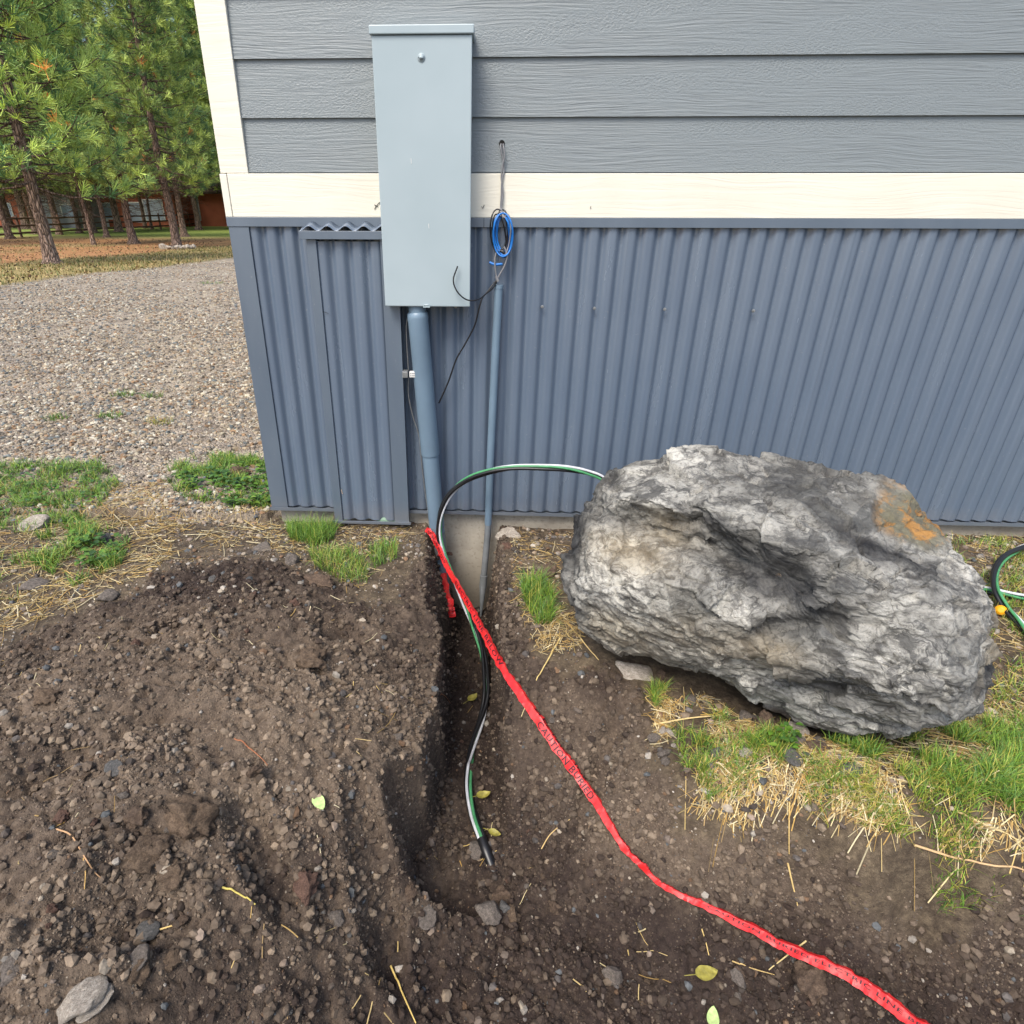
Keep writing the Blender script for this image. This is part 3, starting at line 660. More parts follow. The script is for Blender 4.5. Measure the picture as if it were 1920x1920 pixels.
wire('blue_end', [on_y(918,492,-.055),on_y(928,496,-.06),on_y(942,495,-.06)], .0048, M['blue'], 12)
wire('grey_wire', [on_y(934,463,-.06),on_y(928,485,-.066),on_y(929,508,-.066),on_y(932,522,-.066)], .003, M['greyw'])
wire('grey_wire', [on_y(945,462,-.07),on_y(951,478,-.072),on_y(947,496,-.07),on_y(938,513,-.07),on_y(933,522,-.068)], .003, M['greyw'])
wire('cable_tie', [on_y(930,518,-.07),on_y(934,528,-.07)], .0055, M['greyw'], 6)
wire('loose_black_wire', [on_y(932,524,-.068),on_y(922,536,-.075),on_y(908,554,-.1),on_y(892,563,-.15),on_y(873,561,-.16),on_y(857,546,-.16),on_y(850,525,-.155),on_y(858,499,-.15)], .0028, M['black'], 90)
wire('loose_black_wire', [on_y(933,524,-.068),on_y(924,540,-.07),on_y(906,556,-.08),on_y(899,575,-.085),on_y(890,610,-.08),on_y(872,645,-.075),on_y(855,675,-.07),on_y(841,715,-.066),on_y(823,756,-.065)], [.0028]*0 or .0032, M['black'], 90)
for k_, (pp, nm) in enumerate([([(702,392),(706,386),(712,379)],0),([(702,384),(708,387)],0),([(903,387),(905,391),(908,384)],0),([(1107,391),(1108,387)],0)]):
    V, F = tube(np.array([on_y(x_,y_,-.0285) for x_,y_ in pp]), .0012, 5); obj('drip_mark', V, F, M['dark'], house)

# ------------------------------------------------------------------ trees, fence and houses beyond the drive
def gz(x, y): return float(H(np.array([x]), np.array([y]))[0])
def far_pt(px, py): return on_ground(px, py)
rt_ = np.random.default_rng(7)
def tuft_mesh(P, D, L, n, w, tone, rng):
    """needle puffs: P centres, D directions"""
    k = len(P); d = rng.normal(size=(k,n,3)); d /= np.linalg.norm(d,axis=2)[...,None]
    d = d*.95+D[:,None]*.75; d /= np.linalg.norm(d,axis=2)[...,None]
    l = L*rng.uniform(.7,1.1,(k,n,1)); b0 = P[:,None]+d*l*.08-D[:,None]*rng.uniform(0,.14,(k,n,1)); tip = P[:,None]+d*l
    s = np.cross(d, rng.normal(size=(k,n,3))); s /= np.linalg.norm(s,axis=2)[...,None]; s = s*w
    V = np.stack([b0-s*.4, b0+s*.4, tip+s*.6, tip-s*.6], 2).reshape(-1,3)
    F = np.arange(k*n*4).reshape(-1,4)
    c = np.repeat(tone[:,None,:]*rng.uniform(.75,1.25,(k,n,1)), 4, 1).reshape(-1,3)
    return V, F, c
MLEAF = vcol_mat('pine_needles', .6, 0, 3, .3, .15)
def tree_meshes(seed, h=10.5, r0=.19, z_live=2.3, dens=1.0, lean=0, spread=2.4):
    rng = np.random.default_rng(seed)
    zs = np.linspace(-.35, h, 26); wx = np.cumsum(rng.normal(0,.018,26)); wy = np.cumsum(rng.normal(0,.018,26))
    P = np.stack([wx-wx[1]+lean*zs, wy-wy[1], zs], -1)
    rr = r0*(1-zs.clip(0)/h*.9)*(1+.55*np.exp(-zs.clip(-.3)/.22))
    V, F = tube(P, rr, 18); ang = np.arctan2(V[:,1], V[:,0]); V += .012*fbm(ang*4, V[:,2]*3, o=2, seed=seed)[:,None]*np.stack([np.cos(ang),np.sin(ang),0*ang],-1)
    low = np.clip(1-V[:,2]/2.6, 0, 1); tc_ = ((1.35 if seed == 100 else 1.25)+(1.0 if seed == 100 else .45)*low)[:,None]*np.array([1.0,.97,.94])
    trunk = make_mesh('trunk', V, F, M['bark'], col=tc_)
    bm = MB(); TP_, TD = [], []
    def ctr(z): i = np.interp(z, zs, np.arange(26)); a = int(i); f = i-a; b_ = min(a+1,25); return P[a]*(1-f)+P[b_]*f
    nb = int(96*dens)
    for k in range(nb):
        z = z_live-.2+(h-z_live+.2)*(k+rng.uniform(0,1))/nb; az = k*2.4+rng.normal(0,.4)
        u = (z-z_live)/(h-z_live); ln = spread*(1-.72*max(u,0))*rng.uniform(.75,1.15)
        o = ctr(z); dd = np.array([math.cos(az), math.sin(az), 0]); rise = rng.uniform(-.05,.35)
        t = np.linspace(0,1,7)[:,None]
        Q = o+dd*ln*t+np.array([0,0,1])*(rise*ln*t-.30*ln*t*(1-t)*1.6)+rng.normal(0,.035,(7,3))*t
        bm.tube(Q, np.linspace(.035*(1-.5*max(u,0)),.008,7), 5, False)
        for j in range(int(15*(.6+ln/spread*.6))):
            s = rng.uniform(.3,1)**.8; i = s*6; a = int(min(i,5)); q = Q[a]+(Q[a+1]-Q[a])*(i-a)
            side = np.array([-dd[1],dd[0],0])*rng.normal(0,.34)*(.4+s)+dd*rng.uniform(0,.25)+np.array([0,0,rng.uniform(-.05,.3)])
            e = q+side
            if rng.random() < .6: bm.tube(np.array([q,(q+e)/2+np.array([0,0,-.03]),e]), [.008,.006,.004], 3, False)
            v = side+dd*.25+np.array([0,0,.22]); TP_.append(e); TD.append(v/np.linalg.norm(v))
    for k in range(70):                                            # dead twigs under the crown
        z = rng.uniform(1.5, z_live+1.6); az = rng.uniform(0,6.28); ln = rng.uniform(.4,1.5); o = ctr(z); dd = np.array([math.cos(az),math.sin(az),0])
        t = np.linspace(0,1,6)[:,None]; Q = o+dd*ln*t+np.array([0,0,1])*(rng.uniform(-.25,.15)*ln*t-.2*ln*t*t)+rng.normal(0,.05,(6,3))*t
        bm.tube(Q, np.linspace(.013,.003,6), 4, False)
        for s in (3,4):
            e = Q[s]+rng.normal(0,.22,3); bm.tube(np.array([Q[s],(Q[s]+e)/2+rng.normal(0,.03,3),e]), [.005,.004,.002], 3, False)
    Vl = np.vstack(bm.V); limbs = make_mesh('limbs', Vl, bm.F, M['bark'], col=np.tile([[.95,.93,.92]], (len(Vl),1)))
    TP_, TD = np.array(TP_), np.array(TD); tn = rng.random(len(TP_))
    base = np.array(lin(88,110,58))[None]*(1-tn[:,None])+np.array(lin(140,156,82))[None]*tn[:,None]
    yl_ = rng.random(len(TP_)) < .2; base[yl_] = np.array(lin(158,174,88)); dk_ = rng.random(len(TP_)) < .3; base[dk_] = np.array(lin(62,90,54)); dead = rng.random(len(TP_)) < .010; base[dead] = np.array(lin(190,130,70))
    V, F, c = tuft_mesh(TP_, TD, .25, 26, .013, base*(2.1 if seed == 100 else 1.45), rng)
    crown = make_mesh('crown', V, F, MLEAF, smooth=False, col=c)
    return trunk, limbs, crown
KINDS = [tree_meshes(100, 12, .185, 2.3, 1.35, 0, 3.0), tree_meshes(101, 14, .20, 2.7, 1.3, 0, 3.1), tree_meshes(102, 14, .16, 2.9, 1.2, .0, 2.9), tree_meshes(103, 11, .10, 3.0, 1.0, -.015, 2.0)]
def tree(kind, loc, rz, sc, label, group=None):
    t = thing('pine_tree', label, 'pine tree', tuple(loc), group); t.rotation_euler = (0,0,rz); t.scale = (sc,sc,sc)
    for nm, me in zip(('trunk','limbs','crown'), KINDS[kind]):
        o = bpy.data.objects.new(nm, me); C.objects.link(o); o.parent = t
    return t
GT = 'pine trees beyond the gravel drive'
NAMED = [(98,494,0,0.6,1.0,'nearest pine with pale flaky bark at the edge of the gravel'),
 (251,457,1,2.0,1.0,'stout dark barked pine standing on the bare orange needle floor'),
 (333,465,1,4.1,.98,'pine with a ring of white stones around its foot'),
 (346,444,1,1.1,1.0,'dark straight pine close behind the one ringed by white stones'),
 (176,459,3,.3,1.0,'thin young pine standing left of the stout dark barked one'),
 (201,445,2,2.2,.95,'slender greyish pine rising just right of the thin young one'),
 (19,448,2,5.2,1.15,'double looking grey pine at the far left edge of the grove'),
 (112,440,2,.2,1.0,'dark pine at the fence right of the nearest pale trunk'),
 (150,437,2,1.7,1.05,'dark pine at the fence in front of the grey garage end'),
 (409,417,2,3.3,1.1,'far pine seen right beside the house corner trim'),
 (273,428,2,2.9,1.0,'reddish far pine right of the stout dark barked one'),
 (285,430,3,4.4,1.2,'thin far pine next to the reddish trunk by the fence')]
spots = []
for px, py, kd, rz, sc, lb in NAMED:
    p = far_pt(px, py); spots.append(p[:2]); tree(kd, (p[0],p[1],p[2]-.03), rz, sc, lb, GT)
BACK = [(68,439),(164,433),(178,437),(215,420),(60,420),(100,418),(140,416),(250,416),(310,417),(375,415),(20,421),(-60,440),(-120,460),(-40,418)]
for i, (px, py) in enumerate(BACK):
    p = far_pt(px, py); spots.append(p[:2]); tree(2 if i%3 else 1, (p[0],p[1],p[2]-.03), i*1.3, rt_.uniform(.9,1.15), 'tall pine in the dark rows near the wooden fence', 'pine rows near the fence')
k = 0
while k < 34:
    x, y = rt_.uniform(-48,-2), rt_.uniform(46,78)
    if x < -y*.95 or min(np.hypot(x-s[0],y-s[1]) for s in spots) < 2.6: continue
    spots.append((x,y)); k += 1
    tree(int(rt_.integers(0,3)), (x,y,gz(x,y)-.03), rt_.uniform(0,6.28), rt_.uniform(1.3,1.8), 'dim distant pine standing beyond the wooden fence', 'distant pines beyond the fence')
# ring of white stones
IB = []; IC = []
for s_ in range(7):
    v, f = ico(4); r_ = np.random.default_rng(s_+40)
    for q in range(15):
        n_ = r_.normal(size=3); n_ /= np.linalg.norm(n_); d_ = r_.uniform(.5,.8); e_ = np.clip(v@n_-d_, 0, None); v = v-e_[:,None]*n_*.97
    vc_ = v*(1+.42*fbm(v[:,0]*1.9+s_,v[:,1]*1.5,v[:,2]*1.5,o=5,seed=s_+9,gain=.62)[:,None]); IC.append((vc_/np.abs(vc_).max(),f))
    v = v*(1+.10*fbm(v[:,0]*2+s_,v[:,1]*2,v[:,2]*2,o=5,seed=s_,gain=.6)[:,None]); IB.append((v/np.abs(v).max(),f))
IB1 = []
for s_ in range(6):
    v, f = ico(1); r_ = np.random.default_rng(s_+60)
    for q in range(7):
        n_ = r_.normal(size=3); n_ /= np.linalg.norm(n_); d_ = r_.uniform(.5,.85); e_ = np.clip(v@n_-d_, 0, None); v = v-e_[:,None]*n_
    IB1.append((v,f))
def rockmat(name, a, b_, sc=4):
    n = NT(name); z = n.noise(n.pos(obj_=True), sc, 6, .7); y = n.noise(n.pos(obj_=True), sc*4, 6, .75)
    col = n.mix(n.ramp(z, [(.35,0.0),(.65,1.0)]), lin(*a), lin(*b_)); col = n.mix(n.ramp(y, [(.35,.5),(.55,0.0)]), col, tuple(x*.5 for x in lin(*a)))
    return n.fin(col, .88, n.bump(y, .9, .006), spec=.25)
RM = dict(white=rockmat('pale_stone',(138,128,116),(190,180,166)), grey=rockmat('grey_stone',(86,79,73),(132,122,112)), soil=rockmat('soil_caked_stone',(76,62,52),(116,98,82)),
          clod=rockmat('dry_clod',(80,66,54),(120,102,84),4), red=rockmat('reddish_stone',(82,62,53),(120,94,80)), blue=rockmat('blue_grey_stone',(78,77,76),(118,115,110)))
SMESH = {}
def stone(loc, r, mat, label, group=None, flat=.7, rz=0, el=1.0, tilt=0, k=None, name='stone', cat='stone'):
    k = (int(abs(loc[0]*9137+loc[1]*7919)) % 7) if k is None else k
    if (k,mat) not in SMESH: SMESH[(k,mat)] = make_mesh(name, *((lambda b_: (b_[0],[b_[1]]))((IC if mat in ('clod','soil','red') else IB)[k])), RM[mat])
    o = bpy.data.objects.new(name, SMESH[(k,mat)]); C.objects.link(o); o.location = loc; o.scale = (r*el, r, r*flat); o.rotation_euler = (tilt,tilt*.5,rz)
    return props(o, label, cat, group)
rc = far_pt(333,467)
for i in range(13):
    a = math.pi+math.pi*(i+.5)/13*1.0; rr = .62
    x, y = rc[0]+rr*1.15*math.cos(a), rc[1]+.1+rr*.8*math.sin(a)
    stone((x,y,gz(x,y)+.07), rt_.uniform(.11,.20), 'white', 'white stone in the ring around the pine foot', 'white stones ringing the pine', 1.0, i)
# split rail fence: each length between two posts belongs to the one fence
fp = [far_pt(-420,520), far_pt(-60,455), far_pt(41,445), far_pt(180,436), far_pt(302,430), far_pt(356,425), far_pt(412,420), far_pt(520,416)]
fe = thing('rail_fence', 'brown three rail wooden fence running behind the pine trunks', 'fence', tuple(fp[2]))
fh = 1.25
posts = []
for i in range(len(fp)-1):
    n_ = max(1, int(np.linalg.norm(fp[i+1]-fp[i])/3.0))
    for j in range(n_): posts.append(fp[i]+(fp[i+1]-fp[i])*j/n_)
posts = [np.array([p[0],p[1],gz(p[0],p[1])]) for p in posts+[fp[-1]]]
for i, p in enumerate(posts):
    P = np.array([p+(0,0,-.2), p+(.0,0,.5), p+(0,0,fh), p+(0,0,fh+.02)]); V, F = tube(P, [.085,.08,.075,.05], 8); obj('post', V, F, M['wood'], fe)
    if i:
        a = posts[i-1]
        for zr in (.25,.67,1.08):
            t = np.linspace(0,1,5)[:,None]; Q = a+(p-a)*t+np.array([0,0,zr])+rt_.normal(0,.012,(5,3)); V, F = tube(Q, .06, 7); obj('rail', V, F, M['wood'], fe)
# red house and grey garage
def far_house(name, label, cat, x0, x1, y0, dep, hw, mat, roof, wins, doors=()):
    z0 = gz((x0+x1)/2, y0)-.1; t = thing(name, label, cat, ((x0+x1)/2, y0, z0))
    MB().box((x0,y0,z0),(x1,y0+dep,z0+hw)).done('wall', mat, t)
    b = MB(); ov = .5; ym = y0+dep/2
    pr = [(y0-ov,z0+hw-.15),(ym,z0+hw+dep*.28),(y0+dep+ov,z0+hw-.15),(y0+dep+ov,z0+hw+.05),(ym,z0+hw+dep*.28+.22),(y0-ov,z0+hw+.05)]
    V = np.array([(x,y,z) for x in (x0-ov,x1+ov) for y,z in pr]); a = [(i,(i+1)%6,6+(i+1)%6,6+i) for i in range(6)]
    b.add(V, [a,[(5,4,1,0),(4,3,2,1),(6,7,10,11),(7,8,9,10)]]); b.done('roof', roof, t)
    for (cx, cz, w, h) in wins:
        f = MB().box((cx-w/2-.1,y0-.06,z0+cz-h/2-.1),(cx+w/2+.1,y0-.003,z0+cz+h/2+.1)).done('window', M['whitep'], t)
        o = obj('pane', [(cx-w/2,y0-.064,z0+cz-h/2),(cx+w/2,y0-.064,z0+cz-h/2),(cx+w/2,y0-.064,z0+cz+h/2),(cx-w/2,y0-.064,z0+cz+h/2)], [[(0,1,2,3)]], M['glass'])
        o.parent = f; o.matrix_parent_inverse = Matrix.Translation(-Vector(t.location))
    for (cx, w, h) in doors: MB().box((cx-w/2,y0-.05,z0),(cx+w/2,y0-.004,z0+h)).done('door', M['whitep'], t)
    return t
def xat(px, Yw): d = ray(px, 400); return CAM[0]+d[0]/d[1]*(Yw-CAM[1])
YH = 62.0
far_house('red_house', 'long red brown house with white windows behind the wooden fence', 'house', xat(178,YH), xat(330,YH), YH, 9, 3.4, M['redwall'], M['roof'],
          [(xat(203,YH),1.5,1.7,1.3),(xat(256,YH),1.4,1.5,1.6),(xat(290,YH),1.6,1.8,1.7)], [(xat(190,YH),1.1,2.1)])
far_house('red_barn', 'red barn with a white trimmed end seen beside the house corner', 'barn', xat(352,YH+3), xat(470,YH+3), YH+3, 9, 3.2, M['redwall'], M['roof'], [(xat(372,YH+3),1.9,.25,2.4)])
far_house('grey_garage', 'low grey outbuilding half hidden behind the nearest pine trunk', 'garage', xat(84,YH-4), xat(142,YH-4), YH-4, 7, 3.0, M['greywall'], M['roof'], [(xat(128,YH-4),1.5,1.0,1.0)])
far_house('orange_shed', 'orange brown shed at the far left behind the fence', 'shed', xat(-30,YH-2), xat(62,YH-2), YH-2, 8, 3.2, M['redwall'], M['roof'], [(xat(12,YH-2),1.6,1.2,1.0)])

# ------------------------------------------------------------------ THE BOULDER
OUT = [(1065,1065),(1073,1000),(1100,940),(1135,888),(1175,856),(1230,850),(1290,845),(1390,848),(1470,848),(1540,853),(1600,868),(1640,890),(1700,908),(1728,960),(1770,1000),(1798,1035),(1832,1078),(1843,1120),(1856,1165),(1858,1230),(1853,1300),(1838,1332),(1780,1352),(1700,1372),(1640,1384),(1560,1366),(1470,1328),(1380,1282),(1300,1250),(1220,1228),(1150,1215),(1100,1192),(1078,1140)]
bw_ = ray(1455,1110); bw_ = bw_/np.linalg.norm(bw_)
g0 = on_z(1640,1384,0.0); g1 = on_z(1150,1215,0.0)
BC = CAM+bw_*1.98                                                   # centre of the stone
bu = np.cross(bw_, [0,0,1]); bu /= np.linalg.norm(bu); bv = np.cross(bu, bw_)
def b_plane(px, py):
    d = ray(px, py); d = d*((BC-CAM)@bw_/(d@bw_)); q = CAM+d-BC; return np.array([q@bu, q@bv])
O2 = np.array([b_plane(*p) for p in OUT]); oc = O2.mean(0)
th = np.arctan2(O2[:,1]-oc[1], O2[:,0]-oc[0]); rr = np.hypot(*(O2-oc).T); od = np.argsort(th); th, rr = th[od], rr[od]
NT_, NP_ = 760, 400
T = np.linspace(-np.pi, np.pi, NT_, endpoint=False)
RO = np.interp(T, np.concatenate([th-2*np.pi, th, th+2*np.pi]), np.tile(rr,3))
ph = np.linspace(.002, np.pi-.02, NP_)
TT, PP = np.meshgrid(T, ph, indexing='ij'); RR = np.repeat(RO[:,None], NP_, 1)*.968
rad = np.sin(PP)**.72; dep = np.sign(np.cos(PP))*np.abs(np.cos(PP))**.8
u_ = oc[0]+RR*rad*np.cos(TT); v_ = oc[1]+RR*rad*np.sin(TT)
w_ = -np.where(dep > 0, .34, .30)*dep
Pb = BC+u_[...,None]*bu+v_[...,None]*bv+w_[...,None]*bw_
# perspective: keep the silhouette where the photo has it
Pb = BC+(Pb-BC)
def facet(px, py, dep_, nx, ny, soft=.9):
    """plane through picture point at depth offset (towards us = +), tilted normal in (u,v,-w)"""
    global Pb
    q = b_plane(px, py); o = BC+q[0]*bu+q[1]*bv-dep_*bw_
    n = nx*bu+ny*bv-bw_; n /= np.linalg.norm(n); e = np.clip((Pb-o)@n, 0, None); Pb = Pb-e[...,None]*n*soft
facet(1250,1130,.30,-.25,.10); facet(1680,1200,.30,.12,-.10); facet(1470,1260,.285,.05,-.55); facet(1850,1220,.10,1.6,-.1); facet(1095,1060,.14,-1.3,.25)
facet(1300,920,.17,-.1,1.15); facet(1600,960,.16,.35,1.0); facet(1700,985,.12,.75,1.0); facet(1450,870,.05,0,2.2); facet(1180,1200,.12,-.3,-1.3); facet(1650,1340,.16,.15,-1.2)
facet(1140,900,.04,-.9,1.4); facet(1800,1080,.14,1.0,.7)
def gpx(x0, y0, sx, sy, ang=0):
    q = np.stack([u_,v_],-1)-b_plane(x0,y0); s = np.linalg.norm(b_plane(x0+100,y0)-b_plane(x0,y0))/100
    ca, sa = math.cos(ang), math.sin(ang); X_ = q[...,0]*ca+q[...,1]*sa; Y_ = -q[...,0]*sa+q[...,1]*ca
    return X_/(sx*s), Y_/(sy*s)
front = (dep > -.2)
def relief(a): 
    global Pb
    Pb = Pb-bw_*(a*front)[...,None]
G = lambda *a: np.exp(-((gpx(*a)[0])**2+(gpx(*a)[1])**2))
# upper-left brow with the undercut below it
x_, y_ = gpx(1270,985,150,26,-.12); yy = y_-.35*np.sin(x_*2.2+.6)
relief(.045*np.exp(-(x_)**2)*sstep(-.9,.25,yy)*np.exp(-np.clip(yy,0,9)**2/9)); relief(-.06*np.exp(-(x_*1.05)**2-(yy+1.0)**2))
relief(-.062*G(1425,1080,90,38,-.35)); relief(-.025*G(1440,1070,130,60,-.3)*np.abs(np.sin(gpx(1440,1070,30,30,-.9)[0]*1.3+gpx(1440,1070,60,60)[1]))); relief(-.05*G(1340,1010,60,22,-.75)); relief(.04*G(1560,1115,60,55,.3)); relief(.035*G(1240,1090,110,50,.1)); relief(-.035*G(1480,1165,110,22,.55))
relief(.035*G(1660,1240,120,70,.2)); relief(-.03*G(1420,1245,70,26,-.2)); relief(-.03*G(1560,1290,110,18,-.1)); relief(.03*G(1380,950,80,35,0)); relief(-.03*G(1480,960,90,20,-.35)); relief(-.02*G(1690,1030,120,30,-.45))
q3 = Pb-BC
# surface normals for fine displacement
def normals(P):
    du = np.roll(P,-1,0)-np.roll(P,1,0); dv = np.gradient(P, axis=1); n = np.cross(dv, du); n /= np.linalg.norm(n,axis=2)[...,None]+1e-9; return n
N = normals(Pb); N = N*np.sign((N*(q3)).sum(-1).mean())
warp = fbm(q3[...,0]*3.2, q3[...,1]*3.2, q3[...,2]*3.2, o=4, seed=201)
fol = q3@np.array([.28,-.35,.92])*13+warp*1.7+.5*fbm(q3[...,0]*9,q3[...,1]*9,q3[...,2]*9,o=3,seed=207)
saw = (fol-np.floor(fol)); ledge = np.where(saw < .82, saw/.82, (1-saw)/.18)
rid = 1-np.abs(fbm(q3[...,0]*7,q3[...,1]*7,q3[...,2]*16,o=4,seed=203)); rid2 = fbm(q3[...,0]*22,q3[...,1]*22,q3[...,2]*40,o=4,seed=205)
big = fbm(q3[...,0]*2.6,q3[...,1]*2.6,q3[...,2]*2.6,o=2,seed=209)
def cells(P, sc, seed, k):
    g = P/sc; i0 = np.floor(g); best = np.full(P.shape[:-1], 1e9); out = np.zeros(P.shape[:-1]); tone = np.zeros(P.shape[:-1])
    for dx in (-1,0,1):
        for dy in (-1,0,1):
            for dz in (-1,0,1):
                c = i0+np.array([dx,dy,dz]); a_ = (c[...,0],c[...,1],c[...,2])
                h3 = np.stack([rnd(*a_,seed), rnd(*a_,seed+1), rnd(*a_,seed+2)],-1); d = g-(c+h3); q = (d*d).sum(-1); mm = q < best
                v = np.stack([rnd(*a_,seed+3), rnd(*a_,seed+4), rnd(*a_,seed+5)],-1)*2-1
                best = np.where(mm, q, best); out = np.where(mm, (d*v).sum(-1)*sc*k+(rnd(*a_,seed+6)-.5)*sc*.10, out); tone = np.where(mm, rnd(*a_,seed+7), tone)
    return out, tone
qw = q3+.035*np.stack([warp, np.roll(warp,31,0), np.roll(warp,67,0)],-1)
Mx = np.array([[.9,.1,-.3],[.0,1.0,.35],[.35,-.3,1.7]])
f1, tone1 = cells(qw@Mx.T, .17, 501, .26); f2, tone2 = cells(qw@Mx.T, .07, 521, .30); f3, _t = cells(qw@Mx.T, .03, 541, .30)
amp = .35+.65*sstep(-.15,.35,fbm(q3[...,0]*3,q3[...,1]*3,q3[...,2]*3,o=2,seed=211))
c3 = fbm(q3[...,0]*5+.6*warp,q3[...,1]*5,q3[...,2]*7,o=3,seed=213); crk = np.exp(-(c3/.035)**2)
disp = .016*big+f1*.62+f2*.5+f3*.40*amp+.008*(ledge-.5)*amp+.006*(rid-.7)*amp+.0035*rid2-.009*crk*amp
Pb = Pb+N*(disp*sstep(.0,.12,np.sin(PP)))[...,None]
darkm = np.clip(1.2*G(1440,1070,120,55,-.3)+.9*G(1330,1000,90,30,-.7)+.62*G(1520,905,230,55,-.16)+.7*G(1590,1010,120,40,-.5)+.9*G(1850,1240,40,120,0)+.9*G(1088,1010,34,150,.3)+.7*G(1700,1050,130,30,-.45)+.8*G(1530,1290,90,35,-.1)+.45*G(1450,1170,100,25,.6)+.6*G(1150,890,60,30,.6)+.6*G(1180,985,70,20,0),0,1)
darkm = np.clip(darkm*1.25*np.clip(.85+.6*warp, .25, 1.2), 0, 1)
lichm = np.clip(sstep(.75,.35,np.hypot(*gpx(1705,965,150,72,-.62)))*1.0,0,1)
dirtm = np.clip(1.1*sstep(.15,.02,Pb[...,2])+.5*np.exp(-((Pb[...,2]-.03)/.05)**2),0,1)*np.clip(.8+.7*warp,0,1)
warmm = np.clip(.6*G(1210,1040,90,40)+.5*G(1275,1000,60,25)+.7*G(1830,1200,18,90)+.5*G(1440,1195,60,22)+.5*G(1180,1190,90,30)+.35*G(1340,1190,120,40),0,1)
Fb = [np.stack([f for f in (grid_faces(NT_+1, NP_)%1 if False else [])], 0)] if False else None
i_, j_ = np.meshgrid(np.arange(NT_), np.arange(NP_-1), indexing='ij'); i2 = (i_+1) % NT_
Fb = np.stack([i_*NP_+j_, i_*NP_+j_+1, i2*NP_+j_+1, i2*NP_+j_], -1).reshape(-1,4)
Vb = Pb.reshape(-1,3)
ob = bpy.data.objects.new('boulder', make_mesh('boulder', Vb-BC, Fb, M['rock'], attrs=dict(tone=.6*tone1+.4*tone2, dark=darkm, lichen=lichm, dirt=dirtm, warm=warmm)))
C.objects.link(ob); ob.location = BC
props(ob, 'huge grey craggy boulder with orange lichen beside the trench', 'boulder')
BLO, BHI = Vb.min(0), Vb.max(0)

# ------------------------------------------------------------------ POWER CABLE (four twisted conductors)
def clear(P, lift):
    P = np.array(P, float); g = H(P[:,0], P[:,1])+lift; P[:,2] = np.maximum(P[:,2], g); return P
def bundle(ctrl, par, n=260, R0=.0085, r=.0066, turns=3.0, phase=0, lift=.004):
    P = spline(ctrl, n); Pc = clear(P, lift); Pc[:30] = np.where(abs(ctrl[0][0]) < .5, P[:30], Pc[:30]); P = Pc
    for _ in range(3): P[1:-1] = .25*P[:-2]+.5*P[1:-1]+.25*P[2:]
    T, N_, B_ = frames(P); s = np.concatenate([[0], np.cumsum(np.linalg.norm(np.diff(P,axis=0),axis=1))])
    for k, mt in enumerate(('black','white','green','black')):
        a = s/s[-1]*turns*2*np.pi+phase+k*np.pi/2+.5*np.sin(s*9+k)
        Q = P+R0*(np.cos(a)[:,None]*N_+np.sin(a)[:,None]*B_); V, F = tube(Q, r*(1.12 if mt == 'black' else .78), 9); obj('conductor', V, F, M[mt], par, col=None)
pc = thing('power_cable', 'bundle of black, green and white conductors looping out of the trench and behind the boulder', 'cable', tuple(on_ground(935,1640)))
c1 = [on_ground(945,1660,-.06), on_ground(928,1634,-.016), on_ground(903,1580,.016), on_ground(886,1530,.016), on_ground(878,1470,.016), on_ground(886,1410,.016),
      on_ground(905,1350,.03), on_z(912,1290,-.40), on_z(905,1225,-.36), on_y(886,1170,-.42), on_y(866,1120,-.30), on_y(846,1075,-.22), on_y(829,1030,-.16), on_y(823,995,-.14),
      on_y(828,960,-.14), on_y(845,925,-.15), on_y(875,900,-.17), on_y(915,884,-.2), on_y(960,877,-.22), on_y(1010,876,-.24), on_y(1060,878,-.25), on_y(1105,887,-.25), on_y(1140,902,-.25),
      on_y(1230,960,-.22), on_y(1380,1010,-.15), np.array([1.05,-.12,.12]), np.array([1.35,-.16,.03]), on_z(1790,1098,.03), on_z(1850,1106,.025), on_z(1930,1121,.02), on_z(2050,1122,.02), on_z(2120,1065,.02), on_z(2060,1012,.02), on_z(1960,1010,.02), on_z(1925,1024,.03), on_z(1888,1042,.045), on_z(1867,1070,.05), on_z(1866,1103,.055), on_z(1885,1137,.03), on_z(1910,1165,.02), on_z(1960,1215,.015), on_z(2080,1280,.015), on_z(2260,1310,.015), on_z(2480,1290,.015)]
bundle(c1, pc, 760, turns=6.6, phase=.6)
ce = spline(c1[:6], 50)[4:21]; V, F = tube(ce, np.linspace(.0155,.0165,len(ce))+.0012*np.sin(np.arange(len(ce))*1.1), 14); obj('taped_end', V, F, M['black'], pc)

